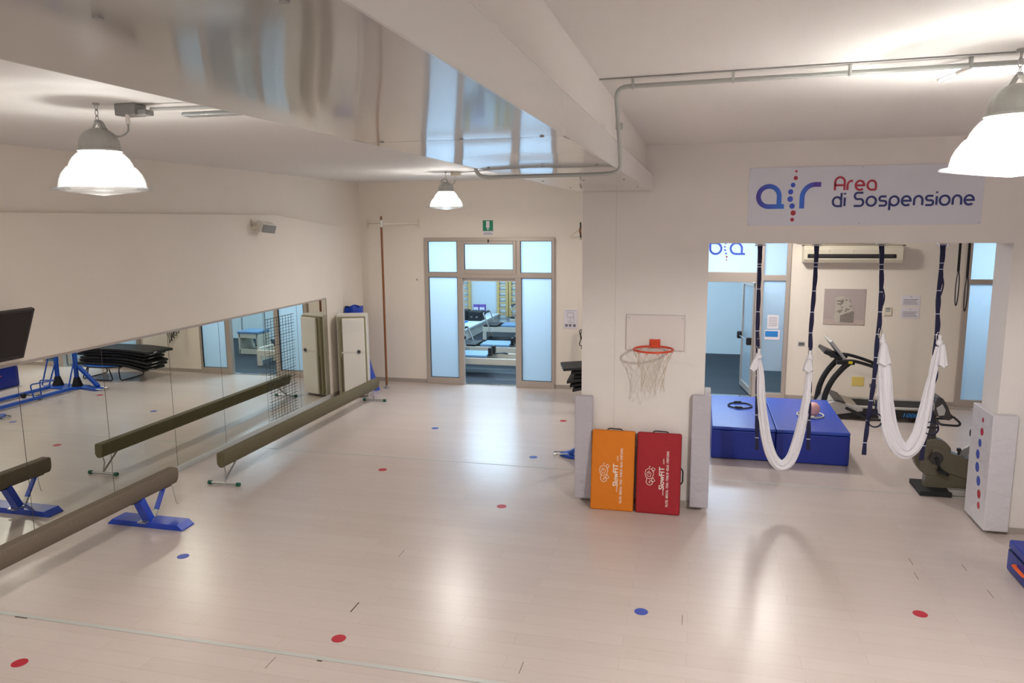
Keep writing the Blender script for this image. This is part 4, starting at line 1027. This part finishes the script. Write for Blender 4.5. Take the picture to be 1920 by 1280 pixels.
def hammock(label, pts, wf, knot1, knot2, skirts):
    t = thing('aerial_hammock', label, 'hammock', (pts[len(pts)//2][0], HY, min(p[1] for p in pts)), group=None)
    Q = smoothpath([(x, HY-.01, z) for x, z in pts], 8); n = len(Q); m = 72; vs = []; fs = []
    for i, q in enumerate(Q):
        t_ = (Q[min(n-1,i+1)]-Q[max(0,i-1)]).normalized(); nr = Vector((-t_.z, 0, t_.x)); u = i/(n-1)
        hw = wf(u)/2; dp = .028+.03*sin(PI*u)
        for j in range(m):
            a = 2*PI*j/m; rip = 1+.13*sin(9*a+1.2*sin(4*u*PI))+.07*sin(15*a+6*u)
            vs.append(q + nr*(hw*cos(a)*rip) + Vector((0,1,0))*(dp*sin(a)*rip*(1+.2*sin(5*a))))
    for i in range(n-1):
        for j in range(m): fs.append((i*m+j, i*m+(j+1) % m, (i+1)*m+(j+1) % m, (i+1)*m+j))
    fs.append(tuple(range(m))); fs.append(tuple((n-1)*m+j for j in range(m)))
    b = B(); b.add(vs, fs); b.build('cloth', cloth_m, t, smooth=60)
    for k in (knot1, knot2):
        b = B(); b.sphere((k[0], HY-.01, k[1]), .034, 10, 1.1); b.tube([(k[0],HY-.01,k[1]+.02),(k[0],HY-.01,k[1]+.08)], .016, 10); b.build('knot', cloth_m, t)
    for (sx_, sz, w0, w1, h, lean) in skirts:
        vs = []; fs = []; m2 = 32; rows_ = 7
        for r in range(rows_):
            v = r/(rows_-1); ww = w0+(w1-w0)*v**.7
            for j in range(m2):
                a = 2*PI*j/m2; rip = 1+.12*sin(7*a)*v
                vs.append((sx_+lean*v+ww/2*cos(a)*rip, HY-.02-.035*v+.045*sin(a)*rip, sz-h*v-.012*sin(3*a)*v))
        for r in range(rows_-1):
            for j in range(m2): fs.append((r*m2+j, r*m2+(j+1) % m2, (r+1)*m2+(j+1) % m2, (r+1)*m2+j))
        fs.append(tuple(range(m2))); fs.append(tuple((rows_-1)*m2+j for j in range(m2)))
        b = B(); b.add(vs, fs); b.build('cloth_tail', cloth_m, t, smooth=60)
    return t
hammock('white cloth aerial hammock hanging in front of the blue platform', [(.665,1.66),(.692,1.506),(.708,1.268),(.738,1.028),(.79,.758),(.862,.56),(.958,.485),(1.05,.57),(1.118,.81),(1.160,1.082),(1.185,1.35),(1.190,1.65)],
        lambda u: .045+.062*sin(PI*u)**.8, (.668,1.70), (1.190,1.70), [(.645,1.69,.045,.085,.13,-.03),(1.180,1.69,.05,.10,.12,-.008)])
hammock('white cloth aerial hammock hanging beside the exercise bike', [(1.897,1.86),(1.915,1.72),(1.938,1.50),(1.965,1.25),(2.005,1.02),(2.075,.83),(2.165,.735),(2.245,.775),(2.31,.93),(2.35,1.18),(2.378,1.46),(2.402,1.687),(2.425,1.86)],
        lambda u: .055+.10*sin(PI*min(1,u*1.15))**.7 if u < .87 else .07, (1.893,1.90), (2.428,1.90), [(1.902,1.89,.055,.13,.22,.012),(2.452,1.89,.045,.085,.22,.012)])
# two black handle straps further right
for i, (x, y, zb, lb) in enumerate([(3.16,10.5,2.07,'thin black strap with loop handle, left of the pair by the right glass'),(3.265,10.5,2.0,'thin black strap with loop handle, right of the pair by the right glass')]):
    t = thing('handle_strap', lb, 'strap', (x, y, zb)); b = B(); b.bar((x,y,3.935),(x+.008,y,zb+.42),.03,.006,(0,1,0)); b.build('webbing', blackp, t)
    b = B(); hs = zb+.43-zb; b.tube([(x+.01+(.018*sin(2*PI*k/20)), y-.004, zb+hs*(1+cos(2*PI*k/20))/2) for k in range(20)], .007, 6, closed=True, ry=.014); b.build('loop_handle', blackp, t)
    bx(x-.02,x+.03,y-.02,y+.02,3.92,3.94).build('ceiling_anchor', steel, t)

# ------------------------------------------------------------------ rear right room
t = thing('foam_platform', 'large blue vinyl foam platform with two tops in the rear room', 'gym platform', (1.1, 11.0, 0))
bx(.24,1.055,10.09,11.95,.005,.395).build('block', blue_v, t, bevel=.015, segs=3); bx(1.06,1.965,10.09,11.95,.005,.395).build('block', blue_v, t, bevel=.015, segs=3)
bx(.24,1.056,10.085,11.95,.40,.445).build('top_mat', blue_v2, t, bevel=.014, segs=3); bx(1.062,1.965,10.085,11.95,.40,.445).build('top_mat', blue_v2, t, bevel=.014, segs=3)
b = B(); b.tube(fillet([(.238,11.25,.25),(.215,11.3,.26),(.215,11.5,.27),(.238,11.55,.27)],.02), .008, 6, ry=.02); b.build('handle', handle_o, t)
def ring(name, c, r, rt, mt, grip, label, cat):
    t = thing(name, label, cat, c); b = B(); b.tube([(r*cos(2*PI*i/40), r*sin(2*PI*i/40), rt) for i in range(40)], rt, 8, closed=True, ry=rt*.8); b.build('hoop', mt, t, world=False)
    for s in (1,-1):
        b = B(); b.tube([(r*cos(PI/2*s*1.1+a), r*sin(PI/2*s*1.1+a), rt*1.75) for a in (-.3,-.15,0,.15,.3)], rt*1.7, 10); b.build('grip', grip, t, world=False)
    return t
ring('pilates_ring', (.66,11.28,.447), .17, .011, blackp, blackp, 'black pilates ring lying on the blue platform', 'pilates ring')
ring('pilates_ring', (1.585,10.92,.447), .175, .012, ringw, ringw, 'white pilates ring around the pink ball on the platform', 'pilates ring')
tag(B().sphere((1.61,10.90,.447+.1), .098, 18).build('exercise_ball', pink), 'small pink exercise ball resting on the blue platform', 'ball')
# split air conditioner
t = thing('wall_air_conditioner', 'cream split air conditioner high on the rear wall', 'air conditioner', (2.5, 13.7, 2.45))
b = B(); b.prism([(13.85,2.43),(13.85,2.72),(13.62,2.72),(13.57,2.66),(13.585,2.49),(13.64,2.43)], lambda u,v,d:(d,u,v), 1.73, 3.27); b.build('body', creamp, t, bevel=.01)
bx(1.79,3.16,13.568,13.585,2.515,2.58).build('air_outlet', blackp, t, bevel=.003)
bx(1.83,3.12,13.56,13.568,2.535,2.565).build('louvre', bike_d, t, bevel=.003)
b = B(); b.box(1.72,3.3,13.66,13.665,2.725,2.73); b.box(1.70,1.76,13.64,13.68,2.715,2.73); b.box(3.26,3.31,13.64,13.68,2.715,2.73); b.build('top_wire', blackp, t)
b = B(); [b.sphere((x,13.571,2.63),.012,6) for x in (2.12,2.5,2.88)]; b.build('screw_cover', creamp, t)
struct(bx(1.6,3.0,13.72,13.85,2.78,2.9).build('trim_9', wall_m, bevel=.004))
# poster of a carved stone (plain stone shape)
t = thing('poster', 'square poster of a carved pale stone block on the rear wall', 'poster', (2.46,13.84,1.35))
bx(2.13,2.79,13.838,13.85,1.36,1.975).build('print', pink_w, t, smooth=0)
bx(2.13,2.79,13.836,13.838,1.36,1.45).build('printed_ground', poster_f, t, smooth=0)
b = B(); b.prism([(2.31,1.42),(2.36,1.40),(2.48,1.385),(2.62,1.39),(2.63,1.44),(2.61,1.62),(2.58,1.66),(2.56,1.72),(2.53,1.80),(2.50,1.85),(2.47,1.80),(2.46,1.85),(2.38,1.84),(2.31,1.83),(2.32,1.7),(2.30,1.55)], FRONT, 13.833, 13.836); b.build('printed_stone', stone_m, t, smooth=0)
b = B(); b.prism([(2.40,1.40),(2.62,1.395),(2.62,1.57),(2.60,1.60),(2.40,1.52)], FRONT, 13.831, 13.833); b.prism([(2.39,1.78),(2.45,1.80),(2.44,1.73),(2.40,1.70)], FRONT, 13.831, 13.833); b.prism([(2.36,1.60),(2.41,1.62),(2.42,1.58),(2.38,1.56)], FRONT, 13.831, 13.833); b.prism([(2.47,1.66),(2.52,1.63),(2.57,1.65),(2.52,1.605)], FRONT, 13.831, 13.833); random.seed(3)
for k in range(16):
    x = random.uniform(2.34,2.56); z = random.uniform(1.58,1.80); w_ = random.uniform(.008,.02); h_ = random.uniform(.006,.016); a = random.uniform(0,3)
    b.prism([(x+w_*cos(a+q)*1.3, z+h_*sin(a+q*1.0)) for q in (0,1.2,2.3,3.4,4.6)], FRONT, 13.8312-.0001*k, 13.833)
b.build('printed_shade', stone_d, t, smooth=0)
t = thing('thermostat', 'small cream thermostat on the rear wall right of the poster', 'thermostat', (3.15,13.83,1.53))
bx(3.09,3.21,13.83,13.85,1.53,1.68).build('body', creamp, t, bevel=.006); bx(3.115,3.185,13.827,13.83,1.635,1.665).build('display', greyp, t); bx(3.115,3.185,13.827,13.83,1.60,1.62).build('button', greyp, t)
for z0_, lb in ((1.70,'upper of two printed notices on the rear wall'),(1.49,'lower of two printed notices on the rear wall')):
    t = thing('notice', lb, 'notice', (3.49,13.84,z0_)); bx(3.35,3.64,13.844,13.85,z0_,z0_+.18).build('sheet', paper, t, smooth=0)
    b = B(); b.box(3.485,3.51,13.842,13.844,z0_+.15,z0_+.158)
    for k in range(4): b.box(3.38+.01*(k % 2), 3.61-.015*(k % 3), 13.842, 13.844, z0_+.03+.025*k, z0_+.038+.025*k)
    b.build('text_lines', ink, t, smooth=0)
tag(bx(2.655,2.85,13.843,13.85,.29,.45).build('paper_sheet', paper_y, smooth=0), 'blank yellow sheet stuck low on the rear wall behind the treadmill', 'paper')
for x0, z0_, lb in ((1.745,.965,'grey double socket on the rear wall above the blue platform'),(2.94,.27,'grey socket low on the rear wall beside the yellow sheet')):
    t = thing('wall_socket', lb, 'socket', (x0+.05,13.84,z0_)); bx(x0,x0+.11,13.842,13.85,z0_,z0_+.07).build('plate', greyp, t, bevel=.002)
    b = B(); [b.box(x0+.02+.026*k, x0+.038+.026*k, 13.84, 13.842, z0_+.018, z0_+.052) for k in range(3)]; b.build('outlet', bike_d, t)
for nm, a, bnd, lb in (('notice', (1.215,1.40,1.257,1.50), None, 'white printed sheet on the frosted sidelight of the rear door'), ('notice', (1.176,1.43,1.064,1.235), 1, 'blue banded card under the white sheet on the rear door glass')):
    t = thing(nm, lb, 'notice', ((a[0]+a[1])/2,13.83,a[2])); bx(a[0],a[1],13.831,13.8375,a[2],a[3]).build('sheet', paper, t, smooth=0)
    if bnd: bx(a[0]+.01,a[1]-.03,13.829,13.831,a[2]+.05,a[3]-.02).build('blue_band', ink_b, t, smooth=0)
    else:
        b = B(); [b.box(a[0]+.02,a[1]-.03+.01*(k % 2),13.829,13.831,a[2]+.05+.025*k,a[2]+.056+.025*k) for k in range(7)]; b.build('text_lines', ink, t, smooth=0)
# treadmill, front to the left, running deck along x
ty0, ty1 = 12.55, 13.25
t = thing('treadmill', 'black and silver treadmill facing left along the rear wall', 'treadmill', (2.7, 12.9, 0))
bx(2.12,3.62,ty0+.06,ty1-.06,.07,.20).build('deck', blackp, t, bevel=.01)
bx(2.30,3.60,ty0+.10,ty1-.10,.20,.212).build('running_belt', rubber, t, bevel=.004)
for y in (ty0, ty1-.1): bx(2.2,3.62,y,y+.1,.195,.225).build('side_rail', silver, t, bevel=.008)
b = B(); b.prism([(1.92,.05),(2.05,.27),(2.22,.32),(2.36,.26),(2.62,.19),(2.6,.14),(2.1,.05)], lambda u,v,d:(u,d,v), ty0-.01, ty1+.01); b.build('motor_cover', silver, t, bevel=.03, segs=3)
b = B(); b.prism([(2.16,.305),(2.22,.33),(2.34,.285),(2.32,.262)], lambda u,v,d:(u,d,v), ty0-.015, ty1+.015); b.build('cover_trim', bike_d, t, bevel=.01)
bx(2.2,3.62,ty0-.005,ty0+.055,.06,.19).build('side_skirt', blackp, t, bevel=.012)
for y in (ty0+.02, ty1-.06):
    pth = smoothpath([(2.0,y,.16),(2.04,y,.42),(2.13,y,.64),(2.26,y,.82),(2.36,y,.92)], 6)
    b = B(); b.tube(pth, .045, 12, ry=.03, up=(1,0,0)); b.build('upright', bike_d if False else blackp, t)
    b = B(); b.tube(smoothpath([(2.20,y,.93),(2.40,y,.95),(2.62,y,.90),(2.82,y,.83)], 6)+[(2.84,y,.80)], .026, 10); b.build('handrail', blackp, t)
    bx(2.17,2.44,y-.035,y+.035,.89,.96).build('rail_housing', blackp, t, bevel=.015)
bx(2.34,2.40,ty0-.016,ty0-.008,.91,.95).build('warning_label', yellow, t)
Rm = Matrix.Rotation(math.radians(38), 3, 'Y')
b = B(); b.obox((2.20,12.9,1.09), .05, .60, .42, Matrix.Rotation(math.radians(-38), 3, 'Y')); b.build('console', silver, t, bevel=.02, segs=3)
b = B(); b.obox((2.225,12.9,1.09), .015, .50, .34, Matrix.Rotation(math.radians(-38), 3, 'Y')); b.build('console_face', bike_d, t, bevel=.005)
b = B(); b.obox((2.12,12.9,1.02), .30, .62, .06, Matrix.Rotation(math.radians(25), 3, 'Y')); b.build('console_tray', blackp, t, bevel=.015)
for y in (ty0+.0, ty1-.05):
    b = B(); b.bar((2.34,y,.20),(2.72,y-.03,.02),.045,.035,(0,1,0)); b.build('incline_arm', blackp, t, bevel=.006)
b = B(); [b.cyl((3.5,y,.06),(3.5,y+.06,.06),.06) for y in (ty0+.03,ty1-.09)]; b.build('rear_foot', blackp, t)
text_part('lettering', 'RUN', .085, basis4((1,0,0),(.25,0,1),(0,-1,0),(2.80-2.7,ty0-.007-12.9,.10)), silver, t)
text_part('lettering', '1000', .09, basis4((1,0,0),(.25,0,1),(0,-1,0),(3.16-2.7,ty0-.007-12.9,.09)), ink_b, t, .002, sx=1.3)
# recumbent exercise bike
t = thing('exercise_bike', 'bronze grey recumbent exercise bike partly behind the right corner guard', 'exercise bike', (3.0, 9.4, 0))
bc = Vector((2.725, 9.36, .415))
b = B(); pol = [(bc.x+.205*cos(math.radians(a)), bc.z+.225*sin(math.radians(a))) for a in range(30, 331, 10)] ; b.prism(pol, lambda u,v,d:(u,d,v), 9.33, 9.47); b.build('flywheel_cover', bike_m, t, bevel=.015, segs=3)
b = B(); b.prism([(2.70,.53),(2.76,.535),(3.05,.43),(3.5,.40),(3.6,.22),(3.2,.14),(2.95,.22),(2.72,.285)], lambda u,v,d:(u,d,v), 9.315, 9.48); b.build('side_cover', bike_m, t, bevel=.012, segs=3)
b = B(); b.prism([(2.65,.03),(3.6,.03),(3.6,.2),(3.1,.2),(2.9,.26),(2.66,.27)], lambda u,v,d:(u,d,v), 9.335, 9.465); b.build('lower_cover', bike_m, t, bevel=.01)
b = B(); b.cyl((bc.x+.02,9.315,bc.z),(bc.x+.02,9.305,bc.z),.075,n=32); b.build('crank_disc', bike_d, t)
b = B(); b.bar((bc.x+.02,9.295,bc.z),(bc.x+.06,9.285,bc.z-.12),.03,.018,(0,1,0)); b.cyl((bc.x+.02,9.31,bc.z),(bc.x+.02,9.28,bc.z),.02); b.build('crank', blackp, t)
b = B(); b.obox((bc.x+.08,9.23,bc.z-.14), .12, .09, .03, Matrix.Rotation(math.radians(20),3,'Y')); b.obox((bc.x+.07,9.235,bc.z-.115), .06, .10, .02, Matrix.Rotation(math.radians(35),3,'Y')); b.build('pedal', blackp, t, bevel=.006)
bx(2.56,2.90,9.16,9.62,.0,.055).build('front_foot', rubber, t, bevel=.008)
bx(2.88,4.0,9.21,9.30,.01,.075).build('base_bar', silver, t, bevel=.006)
b = B(); b.bar((2.69,9.40,.60),(2.67,9.40,.98),.11,.08,(0,1,0)); b.build('mast', bike_d, t, bevel=.012)
b = B(); b.prism([(2.66,1.02),(2.70,1.15),(2.76,1.13),(2.82,1.03),(2.87,.90),(2.83,.875),(2.76,.90),(2.68,.93)], lambda u,v,d:(u,d,v), 9.27, 9.53); b.build('console', bike_d, t, bevel=.015, segs=3)
b = B(); b.prism([(2.69,1.02),(2.75,1.07),(2.79,1.0),(2.78,.94),(2.72,.93)], lambda u,v,d:(u,d,v), 9.262, 9.27); b.build('console_side', silver, t, bevel=.004)
b = B(); b.tube(fillet([(2.70,9.30,.90),(2.73,9.26,.83),(2.93,9.24,.83),(2.95,9.26,.86),(2.88,9.3,.92)], .04), .013, 10); b.build('handlebar', blackp, t); b = B(); b.tube(fillet([(2.70,9.50,.90),(2.73,9.54,.83),(2.93,9.56,.83),(2.95,9.54,.86),(2.88,9.5,.92)], .04), .013, 10); b.build('handlebar', blackp, t)
b = B(); b.bar((3.02,9.40,.46),(3.25,9.40,.62),.09,.05,(0,1,0)); b.build('seat_slider', steel, t, bevel=.004)
b = B(); b.cyl((2.99,9.36,.46),(2.99,9.36,.515),.014); b.lathe([(.001,.03),(.024,.03),(.026,.0),(.001,0)], (2.99,9.36,.505), 16); b.build('seat_knob', blackp, t)
bx(3.15,3.5,9.2,9.6,.62,.72).build('seat', blackp, t, bevel=.03, segs=3); bx(3.5,3.58,9.2,9.6,.72,1.15).build('backrest', blackp, t, bevel=.03, segs=3)
b = B(); b.bar((3.45,9.4,.2),(3.4,9.4,.64),.08,.08); b.build('seat_post', bike_d, t)
bx(3.85,4.0,9.12,9.68,0,.05).build('rear_foot', rubber, t, bevel=.006)

# blue crash mat at the right edge
t = thing('crash_mat', 'blue vinyl crash mat with orange handle at the lower right edge', 'crash mat', (3.6, 6.3, 0))
bx(2.81,4.6,5.3,7.33,.005,.20).build('lower_block', blue_v, t, bevel=.015, segs=3); bx(2.812,4.598,5.302,7.328,.205,.285).build('top_block', blue_v, t, bevel=.015, segs=3)
b = B(); b.tube(fillet([(2.81,7.13,.125),(2.785,7.12,.125),(2.785,6.9,.125),(2.81,6.88,.125)],.02), .007, 6, ry=.02); b.build('handle', handle_o, t)
b = B(); b.box(2.804,2.81,5.4,7.3,.2,.206); b.build('zip', blackp, t)

# floor markers
def marker(x, y, mt, lb, r=.056):
    b = B(); b.prism([(x+r*cos(2*PI*i/28), y+r*sin(2*PI*i/28)) for i in range(28)], TOP, .0003, .0016); tag(b.build('floor_marker', mt, smooth=0), lb, 'floor marker', 'round floor markers')
for x, y, mt, lb in [(-4.75,4.05,red_d,'red round floor sticker at the lower left corner, before the metal strip'),(-2.61,4.88,red_d,'red round floor sticker just beyond the near metal floor strip'),
    (-.37,5.81,blue_d,'blue round floor sticker in the open floor in front of the leaning mats'),(1.83,6.28,red_d,'red round floor sticker at lower right, left of the crash mat'),
    (-4.75,5.87,blue_d,'blue round floor sticker right of the nearer balance beam foot'),(-3.9,8.68,red_d,'red round floor sticker beside the near end of the olive beam'),
    (-2.07,7.79,red_d,'red round floor sticker left of the orange leaning mat'),(-2.1,9.61,blue_d,'blue round floor sticker beside the foot of the blue frame'),
    (-3.9,10.70,blue_d,'blue round floor sticker beside the middle of the olive beam'),(-2.03,11.55,red_d,'farthest red round floor sticker, near the left pillar edge')]:
    marker(x, y, mt, lb)

# ------------------------------------------------------------------ camera and view
yaw, pitch, roll = math.radians(-13.935), math.radians(-9.099), math.radians(-.497)
fw = Vector((sin(yaw), cos(yaw), 0)); rt = Vector((cos(yaw), -sin(yaw), 0)); up = Vector((0,0,1))
F_ = fw*cos(pitch)+up*sin(pitch); U_ = up*cos(pitch)-fw*sin(pitch)
R_v = rt*cos(roll)+U_*sin(roll); U_v = U_*cos(roll)-rt*sin(roll)
cam = bpy.data.cameras.new('camera'); co = bpy.data.objects.new('camera', cam); COL.objects.link(co)
co.matrix_world = basis4(R_v, U_v, -F_, (0,0,3.17))
cam.sensor_width = 36; cam.lens = 36*1407.816/1920; cam.clip_start = .05; cam.clip_end = 100
scn.camera = co
w = bpy.data.worlds.new('world'); scn.world = w; w.use_nodes = True
w.node_tree.nodes['Background'].inputs[0].default_value = (.75,.85,1,1); w.node_tree.nodes['Background'].inputs[1].default_value = .3
vs_ = scn.view_settings; vs_.view_transform = 'Standard'; vs_.look = 'None'; vs_.gamma = 1; vs_.use_curve_mapping = False; vs_.exposure = -0.1
cy = scn.cycles; cy.max_bounces = 9; cy.diffuse_bounces = 4; cy.glossy_bounces = 4; cy.transmission_bounces = 6; cy.transparent_max_bounces = 10
cy.use_denoising = True; cy.use_adaptive_sampling = True; cy.adaptive_threshold = .02; cy.sample_clamp_indirect = 90; cy.caustics_reflective = True; cy.caustics_refractive = False; cy.blur_glossy = .5
